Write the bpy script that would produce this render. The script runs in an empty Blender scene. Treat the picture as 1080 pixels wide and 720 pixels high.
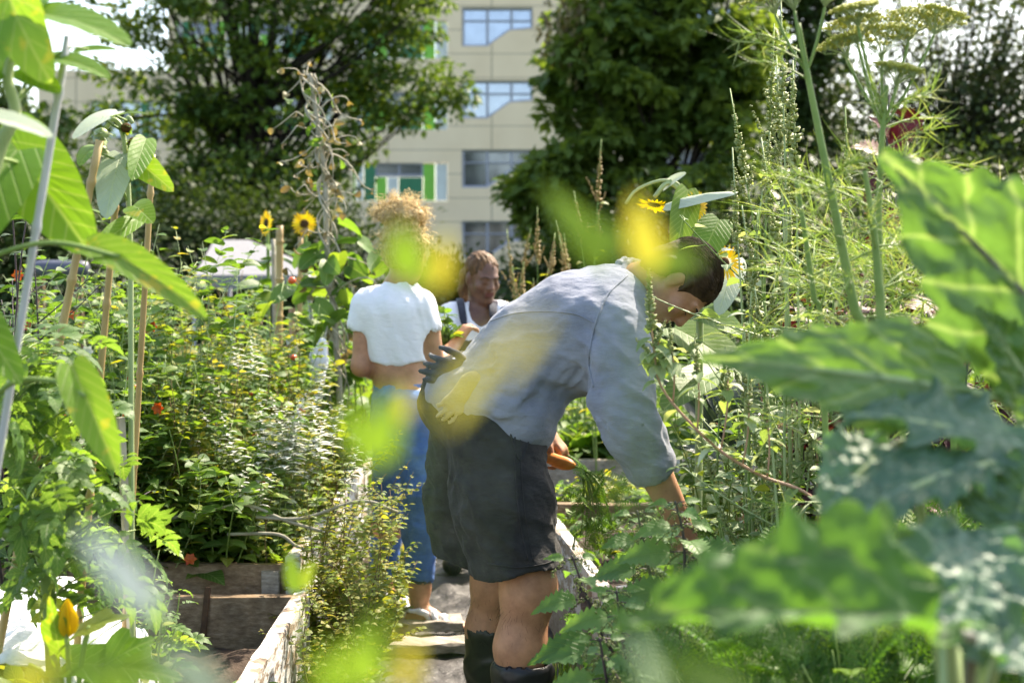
import bpy, bmesh, math, random
import numpy as np
from mathutils import Vector
random.seed(7); RNG = np.random.default_rng(11)
C = bpy.context; SC = C.scene; COL = SC.collection
# ---------------------------------------------------------------- camera, sky, sun, exposure
EYE = 1.42; FPX = 1500.0
cam_d = bpy.data.cameras.new('camera'); cam = bpy.data.objects.new('camera', cam_d); COL.objects.link(cam)
cam.location = (0, 0, EYE); cam.rotation_euler = (math.radians(90), 0, 0)
cam_d.lens = 50; cam_d.sensor_width = 36; cam_d.shift_y = -70/1080; cam_d.clip_end = 2000; cam_d.clip_start = .05
cam_d.dof.use_dof = True; cam_d.dof.focus_distance = 3.85; cam_d.dof.aperture_fstop = 3.8
SC.camera = cam
SUN_EL, SUN_AZ = 50.0, 38.0          # elevation, degrees to the right of straight ahead (+Y)
w = bpy.data.worlds.new('World'); SC.world = w; w.use_nodes = True
nt = w.node_tree
sky = nt.nodes.new('ShaderNodeTexSky'); sky.sky_type = 'NISHITA'; sky.sun_disc = False
sky.sun_elevation = math.radians(SUN_EL); sky.sun_rotation = math.radians(SUN_AZ)
sky.air_density = 1.0; sky.dust_density = 2.2; sky.ozone_density = 1.0
bg = nt.nodes['Background']; bg.inputs['Strength'].default_value = .15
nt.links.new(sky.outputs[0], bg.inputs[0])
sun_d = bpy.data.lights.new('sun', 'SUN'); sun = bpy.data.objects.new('sun', sun_d); COL.objects.link(sun)
sun_d.energy = 3.8; sun_d.angle = math.radians(.5); sun_d.color = (1, .94, .84)
_el, _az = math.radians(SUN_EL), math.radians(SUN_AZ)
SUND = Vector((math.sin(_az)*math.cos(_el), math.cos(_az)*math.cos(_el), math.sin(_el)))
sun.rotation_euler = SUND.to_track_quat('Z', 'Y').to_euler()
vs = SC.view_settings; vs.view_transform = 'Standard'; vs.look = 'None'; vs.exposure = 1.85; vs.use_white_balance = True; vs.white_balance_temperature = 7300; vs.gamma = 1; vs.use_curve_mapping = False
cy = SC.cycles; cy.max_bounces = 7; cy.diffuse_bounces = 4; cy.glossy_bounces = 2; cy.transmission_bounces = 5; cy.transparent_max_bounces = 4
cy.use_denoising = True; cy.sample_clamp_indirect = 6; cy.caustics_reflective = False; cy.caustics_refractive = False

# ---------------------------------------------------------------- helpers
def P(px, py, d):
    "a point seen at (px,py) of the 1080x720 photograph, d metres away"
    return np.array([(px-540)/FPX*d, d, EYE+(290-py)/FPX*d])
ORG = {}
def org(o): return ORG[o.name] if o is not None else np.zeros(3)
def thing(name, label, cat, loc, group=None, kind=None):
    o = bpy.data.objects.new(name, None); COL.objects.link(o); o.empty_display_size = .1
    o.location = tuple(float(v) for v in loc); o['label'] = label; o['category'] = cat
    if group: o['group'] = group
    if kind: o['kind'] = kind
    ORG[o.name] = np.array(loc, float); return o
def tag(o, label=None, cat=None, group=None, kind=None):
    for k, v in (('label', label), ('category', cat), ('group', group), ('kind', kind)):
        if v: o[k] = v
    return o
def mesh(name, V, quads=None, tris=None, mats=None, parent=None, attr=None, mi=None, smooth=True, loc=None):
    V = np.asarray(V, float).reshape(-1, 3)
    o_ = org(parent); own = np.array(loc, float) if loc is not None else (o_ if parent is not None else np.zeros(3))
    me = bpy.data.meshes.new(name)
    q = np.asarray(quads, np.int64).reshape(-1, 4) if quads is not None and len(quads) else np.zeros((0, 4), np.int64)
    t = np.asarray(tris, np.int64).reshape(-1, 3) if tris is not None and len(tris) else np.zeros((0, 3), np.int64)
    me.vertices.add(len(V)); me.vertices.foreach_set('co', (V-own).ravel())
    idx = np.concatenate([q.ravel(), t.ravel()]); me.loops.add(len(idx)); me.loops.foreach_set('vertex_index', idx)
    nf = len(q)+len(t); me.polygons.add(nf)
    st = np.concatenate([np.arange(len(q))*4, len(q)*4+np.arange(len(t))*3])
    me.polygons.foreach_set('loop_start', st)
    if mi is not None: me.polygons.foreach_set('material_index', np.asarray(mi, np.int32))
    me.polygons.foreach_set('use_smooth', np.full(nf, smooth, bool))
    if attr is not None:
        a = me.attributes.new('leaf', 'FLOAT_VECTOR', 'POINT'); a.data.foreach_set('vector', np.asarray(attr, np.float32).ravel())
    me.update(calc_edges=True); me.validate()
    for m in (mats if isinstance(mats, (list, tuple)) else [mats]): me.materials.append(m)
    ob = bpy.data.objects.new(name, me); COL.objects.link(ob)
    if parent is not None:
        ob.parent = parent; ob.location = tuple(own-o_)
    else: ob.location = tuple(own)
    ORG[ob.name] = own
    return ob
class Buf:
    def __init__(s): s.v, s.q, s.t, s.a, s.qm, s.tm, s.n = [], [], [], [], [], [], 0
    def add(s, V, q=None, t=None, a=None, m=0):
        V = np.asarray(V, float).reshape(-1, 3); s.v.append(V)
        s.a.append(np.zeros((len(V), 3)) if a is None else np.asarray(a).reshape(-1, 3))
        if q is not None and len(q): q = np.asarray(q).reshape(-1, 4); s.q.append(q+s.n); s.qm.append(np.full(len(q), m))
        if t is not None and len(t): t = np.asarray(t).reshape(-1, 3); s.t.append(t+s.n); s.tm.append(np.full(len(t), m))
        s.n += len(V)
    def obj(s, name, mats, parent=None, smooth=True, loc=None):
        if not s.v: return None
        q = np.concatenate(s.q) if s.q else None; t = np.concatenate(s.t) if s.t else None
        mi = np.concatenate(s.qm+s.tm)
        return mesh(name, np.concatenate(s.v), q, t, mats, parent, np.concatenate(s.a), mi, smooth, loc)
def nz(v): v = np.asarray(v, float); return v/np.maximum(np.linalg.norm(v, axis=-1, keepdims=True), 1e-9)
def tube(B, pts, r, n=6, m=0, caps=True, rnd=0.5, flat=None):
    pts = np.asarray(pts, float); k = len(pts); r = np.broadcast_to(np.asarray(r, float), (k,))
    T = nz(np.gradient(pts, axis=0)); ref = np.array([0, 0, 1.]) if abs(T[:, 2]).mean() < .8 else np.array([0, 1., 0])
    S = nz(np.cross(T, ref)); U = np.cross(S, T)
    an = np.arange(n)/n*2*math.pi
    fl = 1 if flat is None else flat
    V = pts[:, None]+r[:, None, None]*(np.cos(an)[None, :, None]*S[:, None]+fl*np.sin(an)[None, :, None]*U[:, None])
    i = np.arange(k-1)[:, None]*n; j = np.arange(n)[None]; j2 = (j+1) % n
    q = np.stack([i+j, i+j2, i+n+j2, i+n+j], -1).reshape(-1, 4)
    a = np.zeros((k, n, 3)); a[..., 0] = j/n-.5; a[..., 1] = np.linspace(0, 1, k)[:, None]; a[..., 2] = rnd
    V = V.reshape(-1, 3); a = a.reshape(-1, 3); tr = []
    if caps:
        V = np.concatenate([V, pts[:1], pts[-1:]]); a = np.concatenate([a, a[:1], a[-1:]]); jj = np.arange(n); b = (k-1)*n
        tr = np.concatenate([np.stack([(jj+1) % n, jj, np.full(n, k*n)], -1), np.stack([b+jj, b+(jj+1) % n, np.full(n, k*n+1)], -1)])
    B.add(V, q, tr, a, m)
def bez(a, b, c, n=8):
    t = np.linspace(0, 1, n)[:, None]; a, b, c = map(lambda v: np.asarray(v, float), (a, b, c))
    return (1-t)**2*a+2*t*(1-t)*b+t*t*c
def spline(pts, n=24):
    "Catmull-Rom through the points"
    p = np.asarray(pts, float); p = np.concatenate([2*p[:1]-p[1:2], p, 2*p[-1:]-p[-2:-1]]); k = len(p)-3
    out = []
    for t in np.linspace(0, k-1e-6, n):
        i = int(t); f = t-i; a, b, c, d = p[i:i+4]
        out.append(.5*((2*b)+(-a+c)*f+(2*a-5*b+4*c-d)*f*f+(-a+3*b-3*c+d)*f**3))
    return np.array(out)
def box(B, lo, hi, m=0, jit=0):
    lo = np.array(lo, float); hi = np.array(hi, float)
    V = np.array([[(lo, hi)[i][0], (lo, hi)[j][1], (lo, hi)[k][2]] for i in (0, 1) for j in (0, 1) for k in (0, 1)])
    q = [[0, 1, 3, 2], [4, 6, 7, 5], [0, 4, 5, 1], [2, 3, 7, 6], [0, 2, 6, 4], [1, 5, 7, 3]]
    B.add(V, q, None, None, m)
def bar(name, p0, p1, w, h, mat, parent=None, bevel=.004, wob=.002, seed=0, up=(0, 0, 1), segs=10):
    "a sawn plank from p0 to p1 (centre line), w thick, h high, with worn edges and a slight warp"
    rs = np.random.default_rng(seed); p0 = np.asarray(p0, float); p1 = np.asarray(p1, float)
    d = p1-p0; L = np.linalg.norm(d); d /= L; up = np.asarray(up, float); s = nz(np.cross(d, up)); u = np.cross(s, d)
    b = bevel; prof = np.array([[-w/2+b, -h/2], [w/2-b, -h/2], [w/2, -h/2+b], [w/2, h/2-b], [w/2-b, h/2], [-w/2+b, h/2], [-w/2, h/2-b], [-w/2, -h/2+b]])
    B = Buf(); t = np.linspace(0, 1, segs)
    wb = rs.normal(0, wob, (segs, 8, 2)); pr = prof[None]+wb
    V = p0+d*(t*L)[:, None, None]+s*pr[..., :1]+u*pr[..., 1:]
    n = 8; i = np.arange(segs-1)[:, None]*n; j = np.arange(n)[None]; j2 = (j+1) % n
    q = np.stack([i+j, i+n+j, i+n+j2, i+j2], -1).reshape(-1, 4); V = V.reshape(-1, 3)
    V = np.concatenate([V, [p0], [p1]]); jj = np.arange(n); e = (segs-1)*n
    tr = np.concatenate([np.stack([jj, (jj+1) % n, np.full(n, segs*n)], -1), np.stack([e+(jj+1) % n, e+jj, np.full(n, segs*n+1)], -1)])
    a = np.zeros((len(V), 3)); a[:segs*n, 1] = np.repeat(t*L, n); a[:segs*n, 0] = np.tile(np.arange(8)/8, segs); a[:, 2] = rs.random()
    B.add(V, q, tr, a); return B.obj(name, mat, parent, smooth=False)
# numpy value noise
_LAT = np.random.default_rng(3).random((32, 32, 32)).astype(np.float32)*2-1
def vnoise(p):
    p = np.asarray(p, np.float32); f0 = np.floor(p); f = p-f0; i = f0.astype(np.int64) & 31; f = f*f*(3-2*f); j = (i+1) & 31
    x0, y0, z0 = i[..., 0], i[..., 1], i[..., 2]; x1, y1, z1 = j[..., 0], j[..., 1], j[..., 2]; fx, fy, fz = f[..., 0], f[..., 1], f[..., 2]
    L = _LAT
    c00 = L[x0, y0, z0]*(1-fx)+L[x1, y0, z0]*fx; c10 = L[x0, y1, z0]*(1-fx)+L[x1, y1, z0]*fx
    c01 = L[x0, y0, z1]*(1-fx)+L[x1, y0, z1]*fx; c11 = L[x0, y1, z1]*(1-fx)+L[x1, y1, z1]*fx
    return (c00*(1-fy)+c10*fy)*(1-fz)+(c01*(1-fy)+c11*fy)*fz
def fbm(p, o=3):
    p = np.asarray(p, float); s = 0; a = 1
    for k in range(o): s = s+a*vnoise(p*2**k+k*7.3); a *= .5
    return s

# ---------------------------------------------------------------- materials
def newmat(name):
    m = bpy.data.materials.new(name); m.use_nodes = True; n = m.node_tree
    return m, n, n.nodes['Principled BSDF'], n.nodes['Material Output']
def nd(n, t, **kw):
    x = n.nodes.new(t)
    for k, v in kw.items():
        if isinstance(k, str) and hasattr(x, k): setattr(x, k, v)
    return x
def ramp(n, fac, stops):
    r = n.nodes.new('ShaderNodeValToRGB'); e = r.color_ramp.elements
    while len(e) < len(stops): e.new(.5)
    for x, (p, c) in zip(e, stops): x.position = p; x.color = (*c, 1)
    n.links.new(fac, r.inputs[0]); return r
def mth(n, op, a, b=None, c=None, clamp=False):
    x = n.nodes.new('ShaderNodeMath'); x.operation = op; x.use_clamp = clamp
    for i, v in enumerate((a, b, c)):
        if v is None: continue
        if isinstance(v, (int, float)): x.inputs[i].default_value = v
        else: n.links.new(v, x.inputs[i])
    return x.outputs[0]
def mixc(n, fac, a, b, bt='MIX'):
    x = n.nodes.new('ShaderNodeMix'); x.data_type = 'RGBA'; x.blend_type = bt
    for i, v in ((0, fac), (6, a), (7, b)):
        if isinstance(v, (int, float)): x.inputs[i].default_value = v
        elif isinstance(v, tuple): x.inputs[i].default_value = (*v, 1)
        else: n.links.new(v, x.inputs[i])
    return x.outputs[2]
def noise(n, scale, detail=3, vec=None, stretch=None, rough=.55):
    t = n.nodes.new('ShaderNodeTexNoise'); t.inputs['Scale'].default_value = scale; t.inputs['Detail'].default_value = detail; t.inputs['Roughness'].default_value = rough
    if vec is None:
        tc = n.nodes.new('ShaderNodeTexCoord'); vec = tc.outputs['Object']
    if stretch:
        mp = n.nodes.new('ShaderNodeMapping'); mp.inputs['Scale'].default_value = stretch; n.links.new(vec, mp.inputs[0]); vec = mp.outputs[0]
    n.links.new(vec, t.inputs['Vector']); return t
def bump(n, h, bs, strength=.3, dist=.01):
    b = n.nodes.new('ShaderNodeBump'); b.inputs['Strength'].default_value = strength; b.inputs['Distance'].default_value = dist
    n.links.new(h, b.inputs['Height']); n.links.new(b.outputs[0], bs.inputs['Normal']); return b
def leafmat(name, stops, trans=.45, tcol=(1.2, 1.08, .45), rough=.5, spec=.4, vein=.35, nv=7, mott=.25, spots=None, tint=None, pk=0):
    "a thin leaf: colour varies from leaf to leaf, paler veins, light passes through"
    m, n, bs, out = newmat(name)
    at = nd(n, 'ShaderNodeAttribute', attribute_name='leaf'); sp = n.nodes.new('ShaderNodeSeparateXYZ'); n.links.new(at.outputs['Vector'], sp.inputs[0])
    u, v, r = sp.outputs
    col = ramp(n, r, stops).outputs[0]
    no = noise(n, 60, 3); col = mixc(n, mth(n, 'MULTIPLY', no.outputs[0], mott), col, mixc(n, 1.0, col, (.55, .6, .45), 'MULTIPLY'))
    if spots:
        n2 = noise(n, 35, 2); f = ramp(n, n2.outputs[0], [(.60, (0, 0, 0)), (.70, (1, 1, 1))]).outputs[0]
        col = mixc(n, mth(n, 'MULTIPLY', f, .8), col, spots)
    vf = None
    if vein > 0:
        au = mth(n, 'ABSOLUTE', u)
        mid = mth(n, 'SUBTRACT', 1, mth(n, 'DIVIDE', au, .03), clamp=True)
        s = mth(n, 'SINE', mth(n, 'MULTIPLY', mth(n, 'SUBTRACT', v, mth(n, 'MULTIPLY', au, .9)), nv*6.283))
        side = mth(n, 'POWER', mth(n, 'MAXIMUM', s, 0), 14)
        vf = mth(n, 'MAXIMUM', mid, mth(n, 'MULTIPLY', side, .8))
        col = mixc(n, mth(n, 'MULTIPLY', vf, vein), col, (.42, .5, .22) if tint is None else tint)
    n.links.new(col, bs.inputs['Base Color']); bs.inputs['Roughness'].default_value = rough; bs.inputs['Specular IOR Level'].default_value = spec
    if vf is not None:
        h = mth(n, 'ADD', mth(n, 'MULTIPLY', vf, -.6), mth(n, 'MULTIPLY', no.outputs[0], .6))
        bump(n, h, bs, .5, .004)
    tr = n.nodes.new('ShaderNodeBsdfTranslucent')
    g = nd(n, 'ShaderNodeVectorMath', operation='MULTIPLY'); n.links.new(col, g.inputs[0]); g.inputs[1].default_value = tuple(c*1.9 for c in tcol)
    cl = nd(n, 'ShaderNodeVectorMath', operation='MINIMUM'); n.links.new(g.outputs[0], cl.inputs[0]); cl.inputs[1].default_value = (.6, .65, .4)
    n.links.new(cl.outputs[0], tr.inputs[0])
    mx = n.nodes.new('ShaderNodeMixShader'); mx.inputs[0].default_value = trans
    n.links.new(bs.outputs[0], mx.inputs[1]); n.links.new(tr.outputs[0], mx.inputs[2]); n.links.new(mx.outputs[0], out.inputs[0])
    return m
def plain(name, c1, c2, scale=8, rough=.7, spec=.3, bmp=0, bd=.004, metal=0, stretch=None, det=4, sheen=0):
    m, n, bs, out = newmat(name)
    no = noise(n, scale, det, stretch=stretch); col = ramp(n, no.outputs[0], [(.3, c1), (.7, c2)]).outputs[0]
    n.links.new(col, bs.inputs['Base Color']); bs.inputs['Roughness'].default_value = rough; bs.inputs['Specular IOR Level'].default_value = spec; bs.inputs['Metallic'].default_value = metal
    if sheen: bs.inputs['Sheen Weight'].default_value = sheen
    if bmp: bump(n, no.outputs[0], bs, bmp, bd)
    return m
def woodmat(name, c1, c2, c3, paint=None, cover=.5):
    m, n, bs, out = newmat(name)
    at = nd(n, 'ShaderNodeAttribute', attribute_name='leaf'); sp = n.nodes.new('ShaderNodeSeparateXYZ'); n.links.new(at.outputs['Vector'], sp.inputs[0])
    tc = n.nodes.new('ShaderNodeTexCoord'); sx = n.nodes.new('ShaderNodeSeparateXYZ'); n.links.new(tc.outputs['Object'], sx.inputs[0])
    cb = n.nodes.new('ShaderNodeCombineXYZ')
    n.links.new(mth(n, 'MULTIPLY', sp.outputs[1], 2.2), cb.inputs[0]); n.links.new(mth(n, 'MULTIPLY', mth(n, 'ADD', sx.outputs[0], sx.outputs[1]), 22), cb.inputs[1]); n.links.new(mth(n, 'ADD', mth(n, 'MULTIPLY', sx.outputs[2], 60), mth(n, 'MULTIPLY', sp.outputs[2], 50)), cb.inputs[2])
    g = noise(n, 1.3, 6, cb.outputs[0], rough=.65)
    col = ramp(n, g.outputs[0], [(.28, c1), (.5, c2), (.72, c3)]).outputs[0]
    st = noise(n, 7, 4); col = mixc(n, ramp(n, st.outputs[0], [(.5, (0, 0, 0)), (.75, (.7, .7, .7))]).outputs[0], col, (.05, .04, .03))
    if paint:
        pn = noise(n, 9, 5, stretch=(1, 1, 2.5), rough=.7); f = ramp(n, pn.outputs[0], [(cover, (1, 1, 1)), (cover+.05, (0, 0, 0))]).outputs[0]
        col = mixc(n, f, col, paint)
    n.links.new(col, bs.inputs['Base Color']); bs.inputs['Roughness'].default_value = .8; bs.inputs['Specular IOR Level'].default_value = .2
    bump(n, g.outputs[0], bs, .7, .006); return m
def clothmat(name, c1, c2, weave=900, rough=.9, sheen=.2, streak=None, wr=.5):
    m, n, bs, out = newmat(name)
    no = noise(n, 14, 4); fine = noise(n, weave, 1); wrk = noise(n, 26, 3, stretch=(1, 1, 2.2))
    f = mth(n, 'ADD', mth(n, 'MULTIPLY', no.outputs[0], .6), mth(n, 'MULTIPLY', fine.outputs[0], .4))
    col = ramp(n, f, [(.35, c1), (.65, c2)]).outputs[0]
    if streak:
        s = noise(n, 5, 4, stretch=(1, 1, 1)); col = mixc(n, ramp(n, s.outputs[0], [(.52, (0, 0, 0)), (.7, (.8, .8, .8))]).outputs[0], col, streak)
    n.links.new(col, bs.inputs['Base Color']); bs.inputs['Roughness'].default_value = rough; bs.inputs['Specular IOR Level'].default_value = .15; bs.inputs['Sheen Weight'].default_value = sheen
    h = mth(n, 'ADD', mth(n, 'MULTIPLY', wrk.outputs[0], wr), mth(n, 'MULTIPLY', fine.outputs[0], .08)); bump(n, h, bs, .55, .02); return m
def skinmat(name, c1, c2, rough=.5):
    m, n, bs, out = newmat(name)
    no = noise(n, 16, 7, rough=.65); col = ramp(n, no.outputs[0], [(.35, tuple(v*.8 for v in c1)), (.65, c2)]).outputs[0]
    n.links.new(col, bs.inputs['Base Color']); bs.inputs['Roughness'].default_value = rough; bs.inputs['Specular IOR Level'].default_value = .4
    bs.inputs['Subsurface Weight'].default_value = .12; bs.inputs['Subsurface Radius'].default_value = (.012, .005, .003); bs.inputs['Subsurface Scale'].default_value = 1
    bump(n, noise(n, 220, 2).outputs[0], bs, .15, .002); return m
def hairmat(name, c1, c2, rough=.62):
    m, n, bs, out = newmat(name)
    no = noise(n, 90, 3, stretch=(1, 1, .25)); col = ramp(n, no.outputs[0], [(.3, c1), (.7, c2)]).outputs[0]
    n.links.new(col, bs.inputs['Base Color']); bs.inputs['Roughness'].default_value = rough; bs.inputs['Specular IOR Level'].default_value = .22
    bump(n, no.outputs[0], bs, .8, .004); return m
G = lambda *s: [(p, c) for p, c in s]
ML = {}
ML['sunflower'] = leafmat('sunflower_leaf', G((0, (.09, .2, .02)), (.7, (.13, .26, .025)), (1, (.3, .34, .03))), .5, spots=None, nv=5)
ML['sunflower_spot'] = leafmat('spotted_leaf', G((0, (.12, .24, .025)), (1, (.17, .3, .03))), .5, spots=(.4, .33, .04), nv=5)
ML['pale'] = leafmat('pale_leaf', G((0, (.3, .36, .27)), (1, (.5, .55, .45))), .25, tcol=(.8, .9, .6), nv=6)
ML['dark'] = leafmat('dark_leaf', G((0, (.025, .06, .015)), (1, (.05, .1, .02))), .3, tcol=(1, 1.2, .3))
ML['mid'] = leafmat('garden_leaf', G((0, (.045, .11, .02)), (.55, (.08, .17, .025)), (.92, (.13, .21, .03)), (1, (.26, .26, .03))), .42)
ML['tomato'] = leafmat('tomato_leaf', G((0, (.06, .13, .03)), (.8, (.1, .2, .035)), (1, (.2, .26, .05))), .45, nv=5)
ML['gold'] = leafmat('golden_leaf', G((0, (.1, .17, .02)), (.4, (.17, .22, .03)), (.75, (.22, .24, .04)), (1, (.32, .26, .05))), .4, vein=.15)
ML['mint'] = leafmat('mint_leaf', G((0, (.12, .2, .07)), (.6, (.2, .29, .12)), (1, (.5, .55, .4))), .35, vein=.2)
ML['nettle'] = leafmat('nettle_leaf', G((0, (.06, .15, .04)), (1, (.11, .22, .055))), .45, nv=7, vein=.5, tint=(.12, .2, .05))
ML['kale'] = leafmat('blue_green_leaf', G((0, (.07, .14, .085)), (1, (.16, .25, .17))), .25, tcol=(.9, 1.2, .3), rough=.5, spec=.45, vein=.4, nv=5, mott=.5, tint=(.3, .4, .3))
ML['collard'] = leafmat('collard_leaf', G((0, (.07, .145, .04)), (1, (.1, .19, .055))), .4, tcol=(1.0, 1.0, .5), rough=.4, spec=.5, vein=.6, nv=4, mott=.8, tint=(.28, .36, .17))
ML['broc'] = leafmat('broccoli_leaf', G((0, (.06, .14, .05)), (1, (.1, .2, .07))), .42, tcol=(1.25, 1.25, .35), rough=.6, spec=.2, vein=.5, nv=4, mott=.9, tint=(.2, .28, .16))
ML['cavolo'] = leafmat('black_kale_leaf', G((0, (.012, .03, .02)), (1, (.03, .06, .035))), .15, rough=.4, spec=.6, vein=.2, nv=9)
ML['purple'] = leafmat('purple_leaf', G((0, (.03, .008, .014)), (.6, (.075, .014, .018)), (1, (.16, .045, .02))), .2, tcol=(.6, .17, .2), vein=.2, tint=(.2, .05, .06))
ML['fennel'] = leafmat('fennel_frond', G((0, (.11, .2, .05)), (.6, (.18, .28, .08)), (1, (.35, .42, .2))), .35, vein=0)
ML['fern'] = leafmat('carrot_frond', G((0, (.04, .12, .015)), (.7, (.08, .19, .02)), (1, (.18, .28, .04))), .4, vein=0)
ML['grassy'] = leafmat('grass_blade', G((0, (.04, .1, .015)), (.7, (.1, .2, .03)), (1, (.3, .27, .1))), .35, vein=0)
ML['dry'] = leafmat('dry_leaf', G((0, (.11, .085, .04)), (.6, (.2, .17, .08)), (1, (.28, .27, .12))), .25, tcol=(1, .8, .4), vein=.1)
ML['panicle'] = leafmat('green_panicle', G((0, (.2, .24, .07)), (.6, (.3, .34, .12)), (1, (.45, .46, .24))), .3, vein=0, tcol=(.9, .9, .45))
ML['tan'] = leafmat('tan_panicle', G((0, (.3, .21, .07)), (1, (.45, .34, .14))), .3, vein=0, tcol=(.7, .6, .4))
ML['umbel'] = leafmat('umbel_flower', G((0, (.45, .48, .1)), (1, (.66, .63, .16))), .3, vein=0, tcol=(.7, .7, .3))
ML['yellow'] = leafmat('yellow_petal', G((0, (.7, .42, .01)), (1, (.8, .58, .02))), .4, vein=0, tcol=(.5, .45, .1))
ML['white'] = leafmat('white_petal', G((0, (.6, .62, .55)), (1, (.8, .8, .75))), .3, vein=0, tcol=(.4, .4, .4))
ML['red'] = leafmat('red_petal', G((0, (.5, .07, .02)), (1, (.65, .16, .02))), .3, vein=0, tcol=(.5, .3, .1))
ML['violet'] = leafmat('violet_petal', G((0, (.3, .08, .3)), (1, (.45, .16, .42))), .3, vein=0, tcol=(.5, .4, .5))
ML['blur'] = leafmat('bright_shoot_leaf', G((0, (.08, .15, .025)), (.5, (.11, .18, .03)), (1, (.26, .22, .05))), .45, tcol=(1.0, 1.0, .4), vein=.1)
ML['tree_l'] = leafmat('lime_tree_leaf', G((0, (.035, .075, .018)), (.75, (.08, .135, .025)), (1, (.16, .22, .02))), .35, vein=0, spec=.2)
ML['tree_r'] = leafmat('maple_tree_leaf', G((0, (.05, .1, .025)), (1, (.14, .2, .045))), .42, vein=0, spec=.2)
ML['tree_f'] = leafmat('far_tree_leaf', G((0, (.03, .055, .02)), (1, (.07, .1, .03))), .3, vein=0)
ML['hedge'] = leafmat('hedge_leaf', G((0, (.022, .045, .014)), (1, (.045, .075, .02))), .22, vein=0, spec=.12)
ST = {}
ST['green'] = plain('green_stem', (.12, .2, .04), (.2, .28, .07), 20, .55, .4)
ST['pale'] = plain('pale_stem', (.25, .32, .14), (.36, .42, .2), 20, .5, .4)
ST['dark'] = plain('dark_purple_stem', (.03, .02, .025), (.06, .035, .04), 25, .5, .4)
ST['pink'] = plain('pink_stem', (.35, .2, .12), (.45, .24, .16), 14, .5, .4)
ST['brown'] = plain('brown_stem', (.1, .065, .035), (.2, .14, .07), 25, .8, .2)
ST['dry'] = plain('dry_vine', (.27, .245, .18), (.42, .39, .31), 25, .85, .2)
ST['bark'] = plain('tree_bark', (.02, .017, .013), (.045, .037, .028), 6, .9, .1, .6, .03, stretch=(1, 1, .25))
ST['cane'] = plain('grey_bamboo', (.3, .3, .32), (.52, .52, .55), 30, .5, .4, .1, stretch=(1, 1, .08))
ST['ycane'] = plain('brown_bamboo', (.28, .18, .07), (.45, .32, .13), 25, .5, .4, .1, stretch=(1, 1, .1))
ST['rib'] = plain('leaf_midrib', (.1, .09, .09), (.2, .2, .14), 20, .5, .4)
ST['ribg'] = plain('pale_midrib', (.25, .33, .14), (.33, .4, .2), 20, .5, .4)

# ---------------------------------------------------------------- leaf templates and placing
class T: pass
def _mk(V, A, q, t=None):
    o = T(); o.v = np.array(V, float); o.a = np.array(A, float); o.q = np.array(q, int).reshape(-1, 4); o.t = np.array(t if t is not None else [], int).reshape(-1, 3); return o
def grid_leaf(nv, nu, prof, teeth=0, td=.15, pk=0, lob=None, seed=0):
    rs = np.random.default_rng(seed); v = np.linspace(0, 1, nv); s = np.linspace(-1, 1, nu); V = []; A = []
    for i, vv in enumerate(v):
        w = prof(vv)
        for ss in s:
            e = abs(ss); ww = w
            if teeth: ww = w*(1-td*((vv*teeth) % 1)*(e > .99))
            y = vv+(.02*((i % 2)*2-1) if teeth and e > .99 else 0)*0
            u = .5*ww*ss
            z = pk*(math.sin(vv*23+ss*4)*math.sin(ss*9+vv*5))*(.3+.7*e)
            V.append([u, y, z]); A.append([u, vv])
    q = [[i*nu+j, i*nu+j+1, (i+1)*nu+j+1, (i+1)*nu+j] for i in range(nv-1) for j in range(nu-1)]
    return _mk(V, A, q)
def polar_leaf(rf, n=24, rings=(.45, .8, 1.0), pk=0):
    th = np.linspace(-math.pi, math.pi, n, endpoint=False); R = np.array([rf(t) for t in th])
    x = R*np.sin(th); y = R*np.cos(th); sx = 2*np.abs(x).max(); sy = y.max()
    V = [[0, 0, 0]]; A = [[0, 0]]
    for k, r in enumerate(rings):
        for i in range(n): V.append([x[i]*r/sx, y[i]*r/sy, pk*math.sin(i*2.1+k)*r]); A.append([x[i]*r/sx, y[i]*r/sy])
    t = [[0, 1+(i+1) % n, 1+i] for i in range(n)]; q = []
    for k in range(len(rings)-1):
        a = 1+k*n; b = a+n
        q += [[a+i, a+(i+1) % n, b+(i+1) % n, b+i] for i in range(n)]
    return _mk(V, A, q, t)
def merge(parts):
    "several templates as one: (template, offset, angle, scale)"
    V, A, q, t, n = [], [], [], [], 0
    for tp, off, ang, sc, wd in parts:
        c, s = math.cos(ang), math.sin(ang); x = tp.v[:, 0]*wd; y = tp.v[:, 1]*sc
        V.append(np.stack([off[0]+c*x+s*y, off[1]-s*x+c*y, tp.v[:, 2]*wd+.04*np.sin(tp.v[:, 1]*3)], -1)); A.append(tp.a)
        q.append(tp.q+n); t.append(tp.t+n); n += len(tp.v)
    return _mk(np.concatenate(V), np.concatenate(A), np.concatenate(q), np.concatenate(t))
ov = lambda v: max(.02, math.sin(math.pi*min(1, v*.97+.015)**.72))
ovw = lambda v: max(.02, math.sin(math.pi*min(1, v*.97+.01)**.55))
lan = lambda v: max(.02, math.sin(math.pi*v**.85)*.9)
TP = {}
TP['simple'] = grid_leaf(3, 3, lambda v: (.25, 1, .05)[int(round(v*2))])
TP['ovate'] = grid_leaf(7, 3, ov); TP['ovate5'] = grid_leaf(9, 5, ov, pk=.02)
TP['lance'] = grid_leaf(7, 3, lan)
TP['serr'] = grid_leaf(37, 5, ovw, teeth=9, td=.42, pk=.02)
TP['serrs'] = grid_leaf(11, 3, ov, teeth=5, td=.35)
TP['strip'] = grid_leaf(6, 2, lambda v: 1-.8*v*v)
TP['blade'] = grid_leaf(7, 3, lambda v: 1-.95*v**1.6)
TP['round'] = polar_leaf(lambda t: 1+.06*math.cos(5*t), 14, (.5, 1))
TP['heart'] = polar_leaf(lambda t: (1+.28*max(0, math.cos(t))**6-.35*max(0, -math.cos(t))**8), 22, (.4, .75, 1))
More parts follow.
